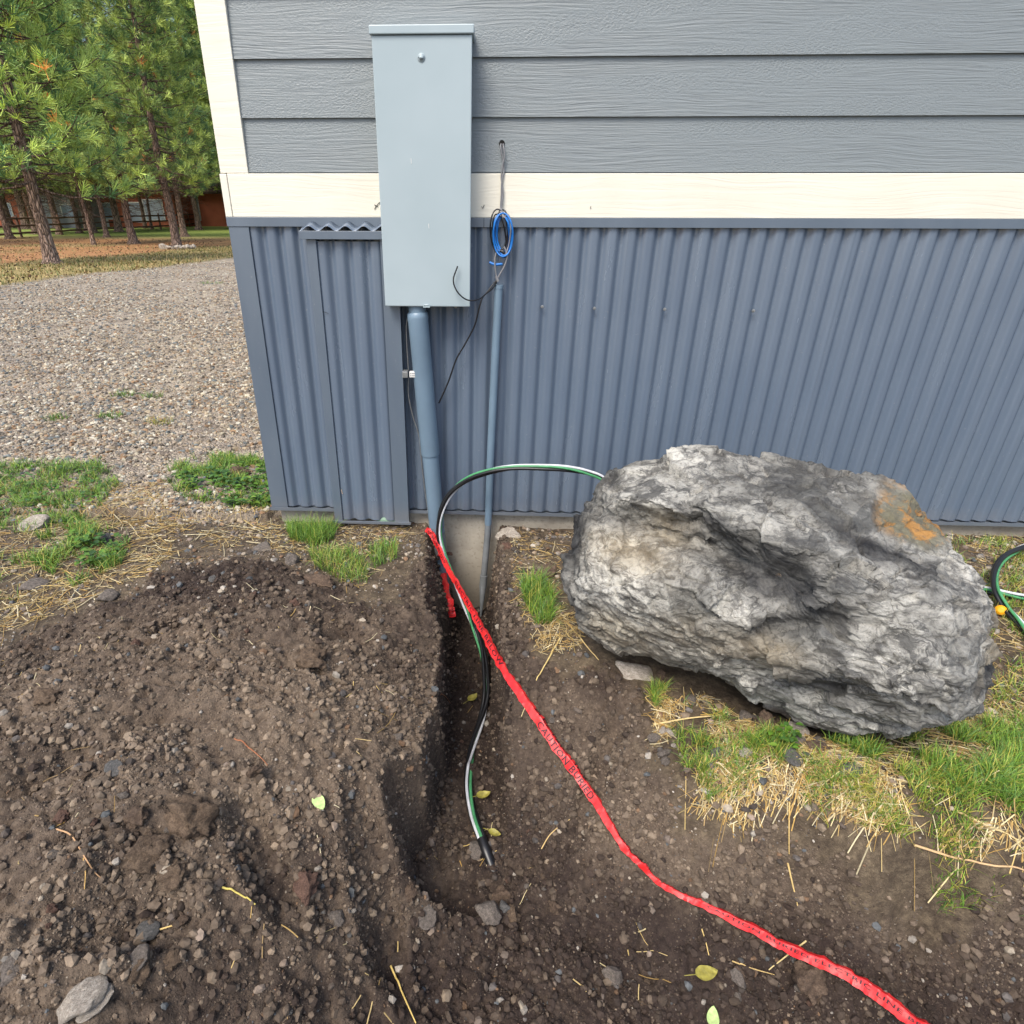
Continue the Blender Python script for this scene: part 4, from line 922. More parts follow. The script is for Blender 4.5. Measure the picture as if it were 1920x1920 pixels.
# ------------------------------------------------------------------ RED WARNING TAPE with its lettering
tp = thing('warning_tape', 'long red buried line warning tape with black lettering stretched over the trench', 'tape', tuple(on_z(1240,1670,-.3)))
def text_geo(txt, size):
    cu = bpy.data.curves.new('lettering', 'FONT'); cu.body = txt; cu.size = size; cu.resolution_u = 2; cu.offset = .016; cu.space_character = 1.12
    o = bpy.data.objects.new('lettering', cu); C.objects.link(o)
    me = o.evaluated_get(bpy.context.evaluated_depsgraph_get()).to_mesh()
    V = np.array([v.co[:] for v in me.vertices]); F = [list(p.vertices) for p in me.polygons]
    bpy.data.objects.remove(o); bpy.data.curves.remove(cu)
    tri = np.array([(f[0],f[i],f[i+1]) for f in F for i in range(1,len(f)-1)]); return V, tri
def ribbon(ctrl, widths, sides, fold, par, texts, n=200, tname='strip', st_par=None):
    """ctrl: centre points; sides: side vectors at the ends of the list; fold: lift of the middle crease"""
    P = spline(ctrl, n); k = len(P); need = H(P[:,0],P[:,1])+.007; z_ = np.maximum(P[:,2], need); m_ = max(3, k//28)
    z_ = np.max([np.roll(z_, q_)*0+z_[np.clip(np.arange(k)+q_,0,k-1)] for q_ in range(-m_,m_+1)], 0)*.6+z_*.4
    for _ in range(30): z_[1:-1] = .25*z_[:-2]+.5*z_[1:-1]+.25*z_[2:]
    P[:,2] = np.maximum(z_, need-.004)
    for _ in range(6): P[1:-1] = .25*P[:-2]+.5*P[1:-1]+.25*P[2:]
    T_ = np.gradient(P,axis=0); T_ /= np.linalg.norm(T_,axis=1)[:,None]
    tt = np.linspace(0,1,k); ts = np.linspace(0,1,len(sides)); sd2 = np.stack([np.interp(tt,ts,np.array(sides)[:,i]) for i in range(3)],-1)
    sd2 -= (sd2*T_).sum(1)[:,None]*T_; sd2 /= np.linalg.norm(sd2,axis=1)[:,None]
    up = np.cross(sd2, T_); up *= np.sign((up*(CAM-P)).sum(1))[:,None]
    w = np.interp(tt, np.linspace(0,1,len(widths)), widths); fo = np.interp(tt, np.linspace(0,1,len(fold)), fold)
    rng = np.random.default_rng(3); jg = np.convolve(rng.normal(0,1,k+2), np.ones(3)/3, 'valid')[:k]*.16; cr = np.convolve(rng.normal(0,1,k+4), np.ones(5)/5, 'valid')[:k]*.0075; wv = np.convolve(rng.normal(0,1,k+20), np.ones(21)/21, 'valid')[:k]
    def at(s_, c):                                                 # s_ in 0..1 along, c in -1..1 across
        i = s_*(k-1); a = np.clip(i.astype(int),0,k-2); f = (i-a)[:,None]
        g = lambda A: A[a]*(1-f)+A[a+1]*f
        wl = (w[a]*(1-f[:,0])+w[a+1]*f[:,0])[:,None]; fl = (fo[a]*(1-f[:,0])+fo[a+1]*f[:,0])[:,None]; wa = (wv[a]*(1-f[:,0])+wv[a+1]*f[:,0])[:,None]
        c = c[:,None]; rise = fl*(1-np.abs(c-.35)/np.where(c>.35,.65,1.35))+.006*wa*c*np.sin(s_*37)[:,None]
        jv = g(jg[:,None]); cv = g(cr[:,None])
        return g(P)+g(sd2)*c*wl*.5*(1+jv*np.sign(c))+g(up)*(rise+cv*(.3+c)*.9), g(up)
    cs = np.linspace(-1,1,11); S_, C_ = np.meshgrid(np.linspace(0,1,k), cs, indexing='ij')
    V, U = at(S_.ravel(), C_.ravel()); F = grid_faces(k, 11); Vb = V-U*.0009
    st = obj(tname, np.vstack([V,Vb]), [F, F[:,::-1]+len(V)], M['red'], par, smooth=False)
    Ls = np.linalg.norm(np.diff(P,axis=0),axis=1).sum(); Vt, Ft, nn = [], [], 0
    for (txt, s0, s1, c0, c1_, flip) in texts:
        tv, tf = text_geo(txt, 1.0); x = (tv[:,0]-tv[:,0].min())/np.ptp(tv[:,0]); y = (tv[:,1]-tv[:,1].min())/np.ptp(tv[:,1])
        q, U = at(s0+(s1-s0)*x, c0+(c1_-c0)*y); obj('lettering', q+U*.0012, [tf], M['ink'], st_par or par, smooth=False)
    return P
RXv = np.array([1.0,0,0])
lipt = on_ground(985,1330,.012); ta = 1/np.linalg.norm(on_y(825,1040,-.18)-CAM); tb = 1/np.linalg.norm(on_ground(948,1266,.02)-CAM)
def tq(px, py, f): d = ray(px,py); return CAM+d/np.linalg.norm(d)/(ta+(tb-ta)*f)
t1 = [on_y(799,992,-.135), on_y(812,1012,-.15), on_y(825,1040,-.18), tq(846,1078,.15), tq(872,1122,.36), tq(903,1180,.62), tq(938,1248,.93), lipt, on_ground(1040,1415,.012),
      on_ground(1100,1503,.016), on_ground(1160,1590,.014), on_ground(1205,1642,.012), on_ground(1245,1674,.012), on_ground(1330,1714,.016), on_ground(1450,1780,.02), on_ground(1580,1846,.03), on_z(1720,1922,-.27), on_z(1860,2000,-.26)]
for q in t1[8:]:
    q[2] = q[2]
t1 = list(np.array(t1)); 
t1 = [np.array([p[0],p[1],max(p[2], gz(p[0],p[1])+.012)]) for p in t1]
dg = lambda a: np.array([math.cos(a), math.sin(a)*.6, math.sin(a)])
ribbon(t1, [.024,.026,.024,.022,.024,.027,.030,.031,.030,.028,.021,.014,.015,.020,.026,.029,.033,.036],
       [(.8,.2,.5),(.8,.2,.45),(.8,.2,.3),(.8,.25,.2),(.8,.35,.1),(.75,.45,.1),(.55,.6,.25),(.45,.7,.3),(.4,.75,.2),(.4,.8,.15)], [.004,.006,.010,.012,.012,.010,.006,.010,.012,.012], tp,
       [('ELECTRIC LINE BELOW', .02,.15, -.6,.33,0), ('ELECTRIC LINE BELOW', .20,.36, -.55,.33,0), ('CAUTION BURIED', .44,.54, -.95,.2,0), ('ELECTRIC LINE', .425,.52, .40,1.0,0),
        ('BELOW CAUTION', .58,.66, .40,1.0,0), ('CAUTION BURIED ELECTRIC LINE BELOW', .76,.97, -.42,.06,0)], 420)
t2 = [tq(827,1042,.02)]+[on_ground(x_,y_,.012) for x_,y_ in ((826,1058),(829,1082),(834,1110),(840,1140),(845,1164))]
ribbon(t2, [.030,.036,.042,.048,.052,.054], [(.9,.1,-.1),(.9,.1,-.3),(.9,0,-.35)], [.004,.006,.006], tp, [('ELECTRIC', .02,.42, -.85,.1,0), ('LINE BELOW', .80,.98, -.9,.8,0)], 60, 'hanging_end')

# ------------------------------------------------------------------ loose ground: gravel, crumbs, stones
rs = np.random.default_rng(12)
def in_boulder(x, y):
    d = np.stack([np.asarray(x),np.asarray(y)],-1)
    fp_ = Vb[(Vb[:,2] < .12)][::40,:2]; c = fp_.mean(0)
    a = np.arctan2(fp_[:,1]-c[1], fp_[:,0]-c[0]); rr_ = np.hypot(*(fp_-c).T); bins = np.linspace(-np.pi,np.pi,49); prof = np.array([rr_[(a>=bins[i])&(a<=bins[i+1])].max(initial=.05) for i in range(48)])
    aa = np.arctan2(d[...,1]-c[1], d[...,0]-c[0]); rad_ = np.hypot(d[...,0]-c[0], d[...,1]-c[1])
    return rad_ < np.interp(aa, (bins[1:]+bins[:-1])/2, prof, period=2*np.pi)-.015
MP = vcol_mat('loose_pebbles', .85, .5, 120, .3, .35)
# pebbled drive (uncountable)
NG = 420000; GP = np.stack([rs.uniform(-17,-.75,NG), -.35+17*rs.random(NG)**1.9],-1); GP = GP[GP[:,0] > -(GP[:,1]+2.6)*1.02-.4]; gm = samp(GRAVM, GP[:,0], GP[:,1])*(.45+.55*sstep(-.35,.15,fbm(GP[:,0]*.9,GP[:,1]*.9,o=4,seed=151)))
dens = np.clip(1-(GP[:,1]-2.0)/9.0,.16,1)**.8*.95; keep = (rs.random(len(GP)) < gm*dens) & ~((GP[:,0] > -1.03) & (GP[:,1] > -.06)); GP = GP[keep]
gcols = np.array([lin(*c) for c in ((150,132,112),(172,153,130),(132,118,106),(122,115,110),(188,174,154),(100,90,82),(160,142,126),(114,117,118),(148,118,92),(198,188,174))])
gs = rs.gamma(5,.0022,len(GP)).clip(.005,.022)*(1+.05*GP[:,1].clip(0,9))
cc = gcols[rs.integers(0,len(gcols),len(GP))]*rs.uniform(.8,1.25,(len(GP),1))*np.array([.95,1.0,.97])
V, F, c = scatter(IB1, np.column_stack([GP, H(GP[:,0],GP[:,1])+gs*.15]), gs, rs, cc, .6, .35)
props(obj('drive_gravel', V, F, MP, smooth=False, col=c), 'tan and grey pebbles covering the drive left of the house', None, None, 'stuff')
# crumbs of soil (uncountable) - in the dug ground, thicker in the hollows
OCT = []
for s_ in range(5):
    r_ = np.random.default_rng(s_+80); v = np.array([(1,0,0),(-1,0,0),(0,1,0),(0,-1,0),(0,0,1),(0,0,-1)],float)*r_.uniform(.6,1.1,(6,1))+r_.normal(0,.12,(6,3))
    OCT.append((v, np.array([(0,2,4),(2,1,4),(1,3,4),(3,0,4),(2,0,5),(1,2,5),(3,1,5),(0,3,5)])))
N0 = 560000
SPt = np.stack([rs.uniform(-1.75,1.7,N0), rs.uniform(-2.15,-.02,N0)],-1); sm = samp(SOILM, SPt[:,0], SPt[:,1])
nz = .5+.9*fbm(SPt[:,0]*3,SPt[:,1]*3,o=3,seed=131)
slq = np.hypot(H(SPt[:,0]+.015,SPt[:,1])-H(SPt[:,0]-.015,SPt[:,1]), H(SPt[:,0],SPt[:,1]+.015)-H(SPt[:,0],SPt[:,1]-.015))/.03
SPt = SPt[rs.random(len(SPt)) < sm*np.clip(nz+.5*np.clip(slq-.5,0,1.5),.2,1.3)*.46*(1+.8*np.clip(slq-.4,0,1.2))]
cs_ = (.0016/np.maximum(rs.random(len(SPt)),3e-4)**.52).clip(.0016,.014)
dr = np.clip(samp(DRY_SHADE, SPt[:,0], SPt[:,1])+rs.normal(0,.22,len(SPt)),0,1)[:,None]
cc = (np.array(lin(60,49,42))*(1-dr)+np.array(lin(136,120,102))*dr)*rs.uniform(.75,1.25,(len(SPt),1))
odd = rs.random(len(SPt)) < .10; cc[odd] = gcols[rs.integers(0,len(gcols),odd.sum())]*rs.uniform(.4,.8,(odd.sum(),1))
sm_ = cs_ < .0042; zc_ = np.column_stack([SPt, H(SPt[:,0],SPt[:,1])+cs_*.25])
V, F, c = scatter(OCT, zc_[sm_], cs_[sm_], rs, cc[sm_], .8, .5); V2, F2, c2 = scatter(IB1, zc_[~sm_], cs_[~sm_], rs, cc[~sm_], .8, .5)
V, F, c = np.vstack([V,V2]), [F[0], F2[0]+len(V)], np.vstack([c,c2])
props(obj('soil_crumbs', V, F, MP, smooth=False, col=c), 'loose crumbs of brown soil and grit over the dug ground', None, None, 'stuff')
# grit between straw and grass
SPt = np.stack([rs.uniform(-2.9,2.6,60000), rs.uniform(-1.6,.06,60000)],-1); sm = samp(SOILM, SPt[:,0], SPt[:,1])
SPt = SPt[(rs.random(len(SPt)) < (1-sm)*(.35+.6*sstep(-.1,.3,fbm(SPt[:,0]*2.5,SPt[:,1]*2.5,o=3,seed=141)))) & ~in_boulder(SPt[:,0],SPt[:,1])]
cs_ = (.0022/np.maximum(rs.random(len(SPt)),1e-3)**.5).clip(.002,.015); cc = gcols[rs.integers(0,len(gcols),len(SPt))]*rs.uniform(.45,.95,(len(SPt),1))
V, F, c = scatter(IB1, np.column_stack([SPt, H(SPt[:,0],SPt[:,1])+cs_*.2]), cs_, rs, cc, .7, .4)
props(obj('topsoil_grit', V, F, MP, smooth=False, col=c), 'small grey stones and grit between the straw and grass', None, None, 'stuff')
def st(px, py, wpx, mat, label, flat=.75, el=1.15, rz=0, group=None, tilt=.2, k=None, name='stone', cat='stone', sink=.3):
    p = on_ground(px, py); d = np.linalg.norm(p-CAM); r = wpx/F_PX*d*.5
    p[2] += r*flat*(1-2*sink)*.6
    return stone(tuple(p), r, mat, label, group, flat, rz, el, tilt, k, name, cat)
st(915,1712,44,'grey','angular grey stone lying left of two others below the cable end',.8,1,.4,k=2); st(940,1690,50,'soil','soil caked lump behind the grey stones below the cable end',.7,1.2,.2,k=3)
st(962,1725,36,'clod','rounded brown stone right of the angular grey stone below the cable end',.9,1,.9,k=4); st(891,1600,34,'grey','grey stone leaning on the cable just above its buried end',.9,1,1.5,k=5)
st(800,1722,36,'grey','pointed grey stone at the left foot of the trench mouth',.6,1.3,.9,k=1); st(768,1680,38,'soil','brown lump on the left bank at the trench mouth',.8,1.1,.3,k=0)
st(365,1548,96,'clod','big dry clod with a bluish chip near the heap centre',.75,1.05,.3,k=6,name='soil_clod',cat='clod'); st(278,1600,72,'clod','long dry clod left of the biggest clod on the heap',.7,1.25,1.4,k=2,name='soil_clod',cat='clod')
st(325,1648,60,'clod','crumbly clod just below the biggest clod on the heap',.6,1.1,.3,k=3,name='soil_clod',cat='clod'); st(15,1810,90,'grey','large smooth grey stone cut by the left picture edge',.6,1.2,.8,k=0,sink=.9)
st(150,1882,48,'white','pale oval stone in the lower left corner',.7,1.5,.9,k=5); st(185,1880,26,'white','narrow white streaked stone beside the pale oval one',.6,2.6,.95,k=1)
st(258,1535,44,'soil','flat brown stone beside the tip of the long dry clod',.6,1.3,-.2,k=4); st(1150,1835,36,'grey','small angular stone at the bottom centre of the hole',.8,1,0,k=6)
st(1512,1846,66,'soil','dark round stone pressed under the red tape',.8,1.1,.5,k=3); st(1190,1260,52,'white','flat pale stone lying beside the boulder base',.4,1.5,-.05,k=2)
st(1240,1268,26,'soil','small brown block next to the flat pale stone',.7,1,.2,k=1); st(1484,1340,50,'grey','grey slab wedged under the front of the boulder',.5,1.4,-.3,k=4)
st(1488,1372,38,'white','pale stone topmost of the pile under the boulder',.6,1.2,.2,k=5); st(1490,1395,38,'grey','smooth grey stone below the pale one under the boulder',.6,1.4,-.2,k=6)
st(1440,1362,52,'soil','tall brown stone standing at the boulder foot',.9,1,1.2,k=0); st(1395,1350,30,'grey','small grey stone tucked left of the tall brown one',.8,1,.3,k=3)
st(1540,1408,36,'soil','flat brown stone in the grass edge right of the stone pile',.5,1.5,-.3,k=2); st(1482,1424,34,'blue','dark blue grey stone below the stone pile',.7,1.2,.9,k=1)
st(1350,1415,30,'blue','half buried blue stone in the small grass patch',.5,1.4,0,k=5); st(1242,1375,20,'white','small round white stone at the straw edge',.9,1,0,k=0)
st(1248,1430,22,'grey','little grey stone on the bank below the round white one',.8,1.2,1,k=6); st(1595,1450,36,'blue','flat grey stone at the edge of the green lawn',.5,1.6,-.3,k=3)
st(955,1004,38,'white','flat white stone by the foundation beside the thin conduit',.5,1.6,0,k=4); st(952,1026,26,'red','small red brick piece near the flat white stone',.6,1.3,.3,k=2)
st(1030,1075,44,'soil','soil covered stone at the left foot of the boulder',.7,1.2,.4,k=1); st(200,1122,32,'grey','round grey stone at the heap edge among straw',.8,1.2,.2,k=5)
st(600,1096,50,'soil','long pale brown stone on the heap crest below the grass',.6,1.7,-.4,k=0); st(545,1055,34,'grey','mottled grey stone behind the heap crest',.8,1,.7,k=3)
st(552,1136,28,'red','rusty brown stone on the heap crest',.6,1.2,.3,k=4); st(418,1190,20,'grey','small pale stone right of the boot print',.7,1.4,-.4,k=6)
st(342,1166,18,'grey','small stone inside the boot print',.7,1.2,0,k=2); st(70,990,44,'white','white stone cluster piece in the left straw',.6,1.2,.2,k=1)
st(198,1016,28,'blue','dark stone lying between two grass tufts',.8,1.2,.3,k=0); st(60,1100,34,'grey','flat grey stone in the straw at the far left',.5,1.4,.4,k=5)
st(430,948,22,'blue','dark stone in the weeds at the house corner',.8,1.2,.3,k=3); st(495,1030,32,'grey','flat grey stone by the grass below the corner',.5,1.5,0,k=4)
st(450,890,40,'soil','dull stone among the corner weeds',.6,1.2,0,k=6); st(580,1240,60,'clod','rounded clod on the right shoulder of the heap',.7,1.1,.2,k=5,name='soil_clod',cat='clod')
st(90,1310,40,'clod','pinkish clod at the left of the heap',.8,1.3,.1,k=2,name='soil_clod',cat='clod'); st(265,1800,34,'grey','grey stone between clods low on the heap',.8,1.1,.4,k=1)
st(325,1805,40,'clod','square pale clod low on the heap',.8,1,.1,k=0,name='soil_clod',cat='clod'); st(262,1830,42,'clod','upright pale clod left of the square one',.9,1.2,1.2,k=3,name='soil_clod',cat='clod')
st(98,1710,22,'red','small orange stone near the left edge',.8,1,0,k=6); st(575,1660,50,'red','reddish brown stone on the lower right of the heap',.6,1.4,1.4,k=4)
st(628,1722,30,'grey','small grey stone above the trench mouth bank',.8,1.1,.3,k=2); st(270,1750,34,'blue','blue streaked stone beside a straw on the heap',.7,1.3,.4,k=5)
# many small look-alike stones
LB, LG = 'small dull stone lying loose in the dug soil', 'loose stones in the dug soil'
cnt = 0
while cnt < 210:
    x, y = rs.uniform(-1.5,1.4), rs.uniform(-2.0,-.35)
    if samp(SOILM,x,y) < .9 or .5+.9*fbm(np.array([x*3]),np.array([y*3]),o=3,seed=131)[0] < rs.random()*1.1: continue
    r = min(.0065/max(rs.random(),.02)**.42, .022); z = gz(x,y)
    stone((x,y,z+r*.25), r, rs.choice(['soil','clod','soil','grey','clod','soil','blue','red']), LB, LG, rs.uniform(.6,.9), rs.uniform(0,6.28), rs.uniform(1,1.4), rs.normal(0,.3)); cnt += 1

# ------------------------------------------------------------------ straw and grass
MS = vcol_mat('dry_straw', .65, 0, 40, .35, .2); MG = vcol_mat('grass_blades', .55, 0, 30, .4, .1)
def straws(P, L, w, rng, cols, lift=.004, tiltz=.12):
    k = len(P); a = rng.uniform(0,6.283,k); d = np.stack([np.cos(a),np.sin(a)],-1); s = np.linspace(-.5,.5,5)
    bend = rng.normal(0,.10,k); xy = P[:,None]+d[:,None]*(s[None,:,None]*L[:,None,None])+np.stack([-d[:,1],d[:,0]],-1)[:,None]*((s**2-.08)[None]*(bend*L)[:,None])[...,None]
    z = H(xy[...,0].ravel(), xy[...,1].ravel()).reshape(k,5); zl = z.mean(1)[:,None]+(z[:,-1]-z[:,0])[:,None]*s; z = np.maximum(zl, z*.5+zl*.5)+lift*rng.uniform(.3,2.4,(k,1))+(rng.normal(0,tiltz,k)*L)[:,None]*np.abs(s)[None]
    z = np.maximum(z, H(xy[...,0].ravel(), xy[...,1].ravel()).reshape(k,5)+.001)
    Q = np.concatenate([xy, z[...,None]], -1); sidev = np.stack([-d[:,1],d[:,0],0*a],-1)[:,None]; upv = np.array([0,0,1.])
    an = np.arange(4)*np.pi/2+.4; ring = (np.cos(an)[None,None,:,None]*sidev[:,:,None]+np.sin(an)[None,None,:,None]*upv*.6)*(w/2)[:,None,None,None]
    V = (Q[:,:,None]+ring).reshape(-1,3); i,j = np.meshgrid(np.arange(4),np.arange(4),indexing='ij'); f = np.stack([i*4+j,i*4+(j+1)%4,(i+1)*4+(j+1)%4,(i+1)*4+j],-1).reshape(-1,4)
    F = (f[None]+(np.arange(k)*20)[:,None,None]).reshape(-1,4); return V, [F], np.repeat(cols, 20, 0)
scols = np.array([lin(*c) for c in ((196,172,118),(214,196,148),(178,148,92),(206,178,112),(160,134,92),(222,208,168),(186,150,84))])
def zone_pts(poly, n, rng, seed=0, freq=5, thr=-.2, soft=.5):
    W_ = poly_z(poly, 0.0) if np.max(np.abs(np.array(poly))) > 20 else np.array(poly); lo, hi = W_.min(0), W_.max(0); out = []
    tot = 0
    while tot < n:
        q = rng.uniform(lo, hi, (n*3,2)); q = q[inside(q, W_)]; q = q[rng.random(len(q)) < sstep(thr, thr+soft, fbm(q[:,0]*freq,q[:,1]*freq,o=3,seed=seed))]
        q = q[~in_boulder(q[:,0],q[:,1]) & (q[:,1] < -.012) | (q[:,0] < -1.06)]; out.append(q); tot += len(q)
        if not len(q): break
    return np.vstack(out)[:n]
STRAW = [([(-160,900),(300,905),(330,1000),(300,1080),(120,1160),(-160,1240)],3000,-.6),([(280,930),(510,930),(530,1040),(280,1060)],600,-.35),([(0,1080),(120,1080),(140,1150),(-60,1210)],200,-.6),
         ([(500,975),(770,980),(770,1060),(690,1120),(560,1070),(500,1030)],600,-.4),([(640,1010),(800,990),(800,1020),(660,1060)],50,-.3),
         ([(925,985),(1090,985),(1060,1060),(1070,1240),(1000,1200),(950,1090),(920,1010)],430,-.45),([(1020,1130),(1085,1150),(1090,1215),(1010,1215)],300,-.9),
         ([(1225,1270),(1330,1290),(1480,1400),(1620,1470),(1700,1560),(1560,1560),(1400,1520),(1290,1470),(1230,1380)],2700,-.55),
         ([(1560,1370),(1980,1280),(1980,1690),(1800,1640),(1620,1570),(1500,1480)],1700,-.6),([(1790,985),(1990,985),(2000,1350),(1850,1350),(1865,1200),(1840,1060)],720,-.6),
         ([(1.5,-1.55),(3.3,-1.7),(3.3,-.06),(1.55,-.06)],2200,-.4),([(1640,1560),(1980,1590),(1980,1720),(1800,1680)],700,-.6)]
PS, LS = [], []
for i, (pl, n_, th_) in enumerate(STRAW):
    q = zone_pts(pl, n_, rs, 300+i, 4, th_, .4); PS.append(q)
PS.append(zone_pts([(0,1250),(600,1100),(760,1050),(950,1200),(1200,1350),(1900,1700),(1900,1900),(0,1900)], 150, rs, 333, 2.5, -.1, .4))
PS = np.vstack(PS); slp = np.hypot(H(PS[:,0]+.06,PS[:,1])-H(PS[:,0]-.06,PS[:,1]), H(PS[:,0],PS[:,1]+.06)-H(PS[:,0],PS[:,1]-.06))/.12; PS = PS[slp < 1.6]; k = len(PS); LS = rs.gamma(1.4,.024,k).clip(.008,.2); LS[:3200] *= 1.7; LS = LS.clip(.008,.24); ws = rs.uniform(.0013,.0031,k); ws[:3200] *= 1.25
sc_ = scols[rs.integers(0,len(scols),k)]*rs.uniform(.5,1.05,(k,1))
V, F, c = straws(PS, LS, ws, rs, sc_); props(obj('straw_litter', V, F, MS, smooth=False, col=c), 'loose pale straw strewn over the ground around the trench and boulder', None, None, 'stuff')
def blades(P, h, w, rng, cols, lean=.5, root=None):
    k = len(P); a = rng.uniform(0,6.283,k); l = np.abs(rng.normal(lean,.3,k)); t = np.linspace(0,1,4)
    d = np.stack([np.cos(a),np.sin(a)],-1); out = (t**1.8)[None]*(l*h)[:,None]; zz_ = (t[None]*(1-.35*(l[:,None]*t[None])**1.5)).clip(0)*h[:,None]
    b0 = H(P[:,0],P[:,1])-.004; Q = np.concatenate([P[:,None]+d[:,None]*out[...,None], (b0[:,None]+zz_)[...,None]],-1)
    sa = a+np.pi/2+rng.normal(0,.5,k); sv = np.stack([np.cos(sa),np.sin(sa),0*a],-1)[:,None]*(w[:,None]*np.array([1,.9,.6,.08])[None])[...,None]*.5
    V = np.stack([Q-sv,Q+sv],2).reshape(-1,3); f = np.array([(0,1,3,2),(2,3,5,4),(4,5,7,6)]); F = (f[None]+(np.arange(k)*8)[:,None,None]).reshape(-1,4)
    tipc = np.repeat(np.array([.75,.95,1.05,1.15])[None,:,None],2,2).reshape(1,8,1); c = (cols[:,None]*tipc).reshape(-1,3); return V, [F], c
gr1 = np.array([lin(*c) for c in ((84,120,38),(104,140,44),(68,104,40),(124,150,54),(92,128,62))]); gr2 = np.array([lin(*c) for c in ((150,150,60),(176,164,84),(120,136,52))])
def grass(name, zones, label, cat=None, kind='stuff', seed=0, grp=None):
    Vs,Fs,Cs,n0 = [],[],[],0
    for i,(pl,n_,hh,wd,th_,dryp,lean) in enumerate(zones):
        q = zone_pts(pl, n_, rs, seed+i, 7, th_, .35); kk = len(q)
        c = gr1[rs.integers(0,5,kk)]; dd = rs.random(kk) < dryp; c[dd] = gr2[rs.integers(0,3,dd.sum())]; c = c*rs.uniform(.75,1.35,(kk,1))
        V,F,cc = blades(q, hh*rs.uniform(.45,1.15,kk), wd*rs.uniform(.7,1.2,kk), rs, c, lean); Vs.append(V); Fs.append(F[0]+n0); Cs.append(cc); n0 += len(V)
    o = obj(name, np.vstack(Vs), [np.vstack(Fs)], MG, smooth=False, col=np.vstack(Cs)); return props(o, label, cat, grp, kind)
grass('lawn_grass', [([(1560,1375),(1700,1395),(1850,1340),(1990,1300),(1990,1600),(1800,1560),(1640,1500),(1540,1420)],5600,.06,.0021,-.15,.2,.6),([(1640,1480),(1980,1560),(1980,1680),(1800,1640)],1500,.05,.002,-.1,.45,.6),
                     ([(1270,1385),(1330,1380),(1470,1420),(1440,1500),(1330,1480)],1300,.055,.0022,-.1,.3,.5),([(1215,1270),(1330,1290),(1300,1350),(1230,1330)],350,.05,.002,.0,.4,.6),
                     ([(1.5,-1.5),(3.3,-1.6),(3.3,-.06),(1.55,-.06)],9000,.055,.0022,-.2,.35,.6),([(1850,985),(1990,985),(2000,1320),(1865,1320),(1880,1150)],1500,.05,.0022,-.05,.5,.6),([(1470,1490),(1660,1500),(1700,1580),(1520,1530)],700,.045,.002,-.1,.6,.6),([(1240,1300),(1480,1390),(1620,1440),(1660,1540),(1400,1510),(1290,1440)],1500,.045,.002,.0,.35,.7)],
      'fine green grass growing in front of and right of the boulder', seed=400)
grass('weedy_grass', [([(-160,875),(190,872),(225,905),(180,960),(60,1000),(-160,1000)],7500,.065,.0032,-.35,.1,.75),([(60,1000),(150,980),(250,1000),(230,1070),(140,1110),(60,1060)],1700,.07,.003,-.05,.2,.7),
                      ([(300,890),(360,860),(470,852),(500,870),(512,950),(420,955),(330,930)],4200,.06,.0032,-.15,.12,.75),([(-160,1040),(60,1050),(40,1130),(-160,1160)],700,.06,.003,.0,.3,.7)],
      'weedy green grass at the edge of the pebbled drive', seed=420)
def tuft(poly, n_, hh, wd, dryp, lean, label, seed):
    return grass('grass_tuft', [(poly,n_,hh,wd,-.8,dryp,lean)], label, 'grass tuft', None, seed)
tuft([(535,985),(580,978),(632,985),(625,1012),(590,1030),(545,1010)],1700,.085,.0020,.06,.4,'lush green grass tuft growing against the foundation left of the chase foot',440)
tuft([(580,1040),(650,1035),(690,1060),(690,1100),(640,1105),(590,1075)],900,.07,.002,.25,.55,'thin green grass tuft on the heap edge below the lush tuft',441)
tuft([(690,1030),(740,1020),(745,1050),(700,1070)],500,.06,.002,.2,.55,'small grass tuft beside the top of the trench',442)
tuft([(975,1090),(1015,1085),(1040,1120),(1035,1165),(1005,1170),(985,1130)],1100,.08,.0022,.12,.5,'bright green grass tuft on the trench lip left of the boulder',443)
for (x0,x1,y0,y1,n_) in ((1380,1570,1340,1420,16),(1100,1270,1225,1300,14),(1290,1400,1290,1360,8),(1220,1300,1370,1460,10)):
    for q_ in range(n_):
        p = on_ground(rs.uniform(x0,x1), rs.uniform(y0,y1)); r = rs.uniform(.007,.02)
        if not in_boulder(np.array([p[0]]),np.array([p[1]]))[0]: stone((p[0],p[1],p[2]+r*.3), r, rs.choice(['grey','soil','grey','white','blue']), 'small stone in the rubble along the boulder foot', 'rubble along the boulder foot', .7, rs.uniform(0,6), rs.uniform(1,1.5), rs.normal(0,.3))
for i,(px,py,n_,lb) in enumerate([(208,786,130,'green weed tuft in the near part of the pebbled drive'),(108,790,90,'faded weed tuft at the left of the pebbled drive'),(232,744,90,'small weed tuft farthest back on the near pebbles'),(285,747,70,'tiny weed right of the small drive weed tuft'),(300,795,70,'sparse dry weed tuft near the corner flashing'),(395,532,130,'low green weeds in the far drive beside the house')]):
    p = on_ground(px,py)[:2]; s_ = .09 if py > 700 else .28
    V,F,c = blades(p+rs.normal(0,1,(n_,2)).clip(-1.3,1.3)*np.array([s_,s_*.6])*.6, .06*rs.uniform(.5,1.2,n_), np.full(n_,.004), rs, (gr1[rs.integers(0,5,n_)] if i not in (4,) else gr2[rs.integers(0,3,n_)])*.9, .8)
    props(obj('weed_tuft', V, F, MG, smooth=False, col=c), lb, 'weed', 'weeds in the drive')
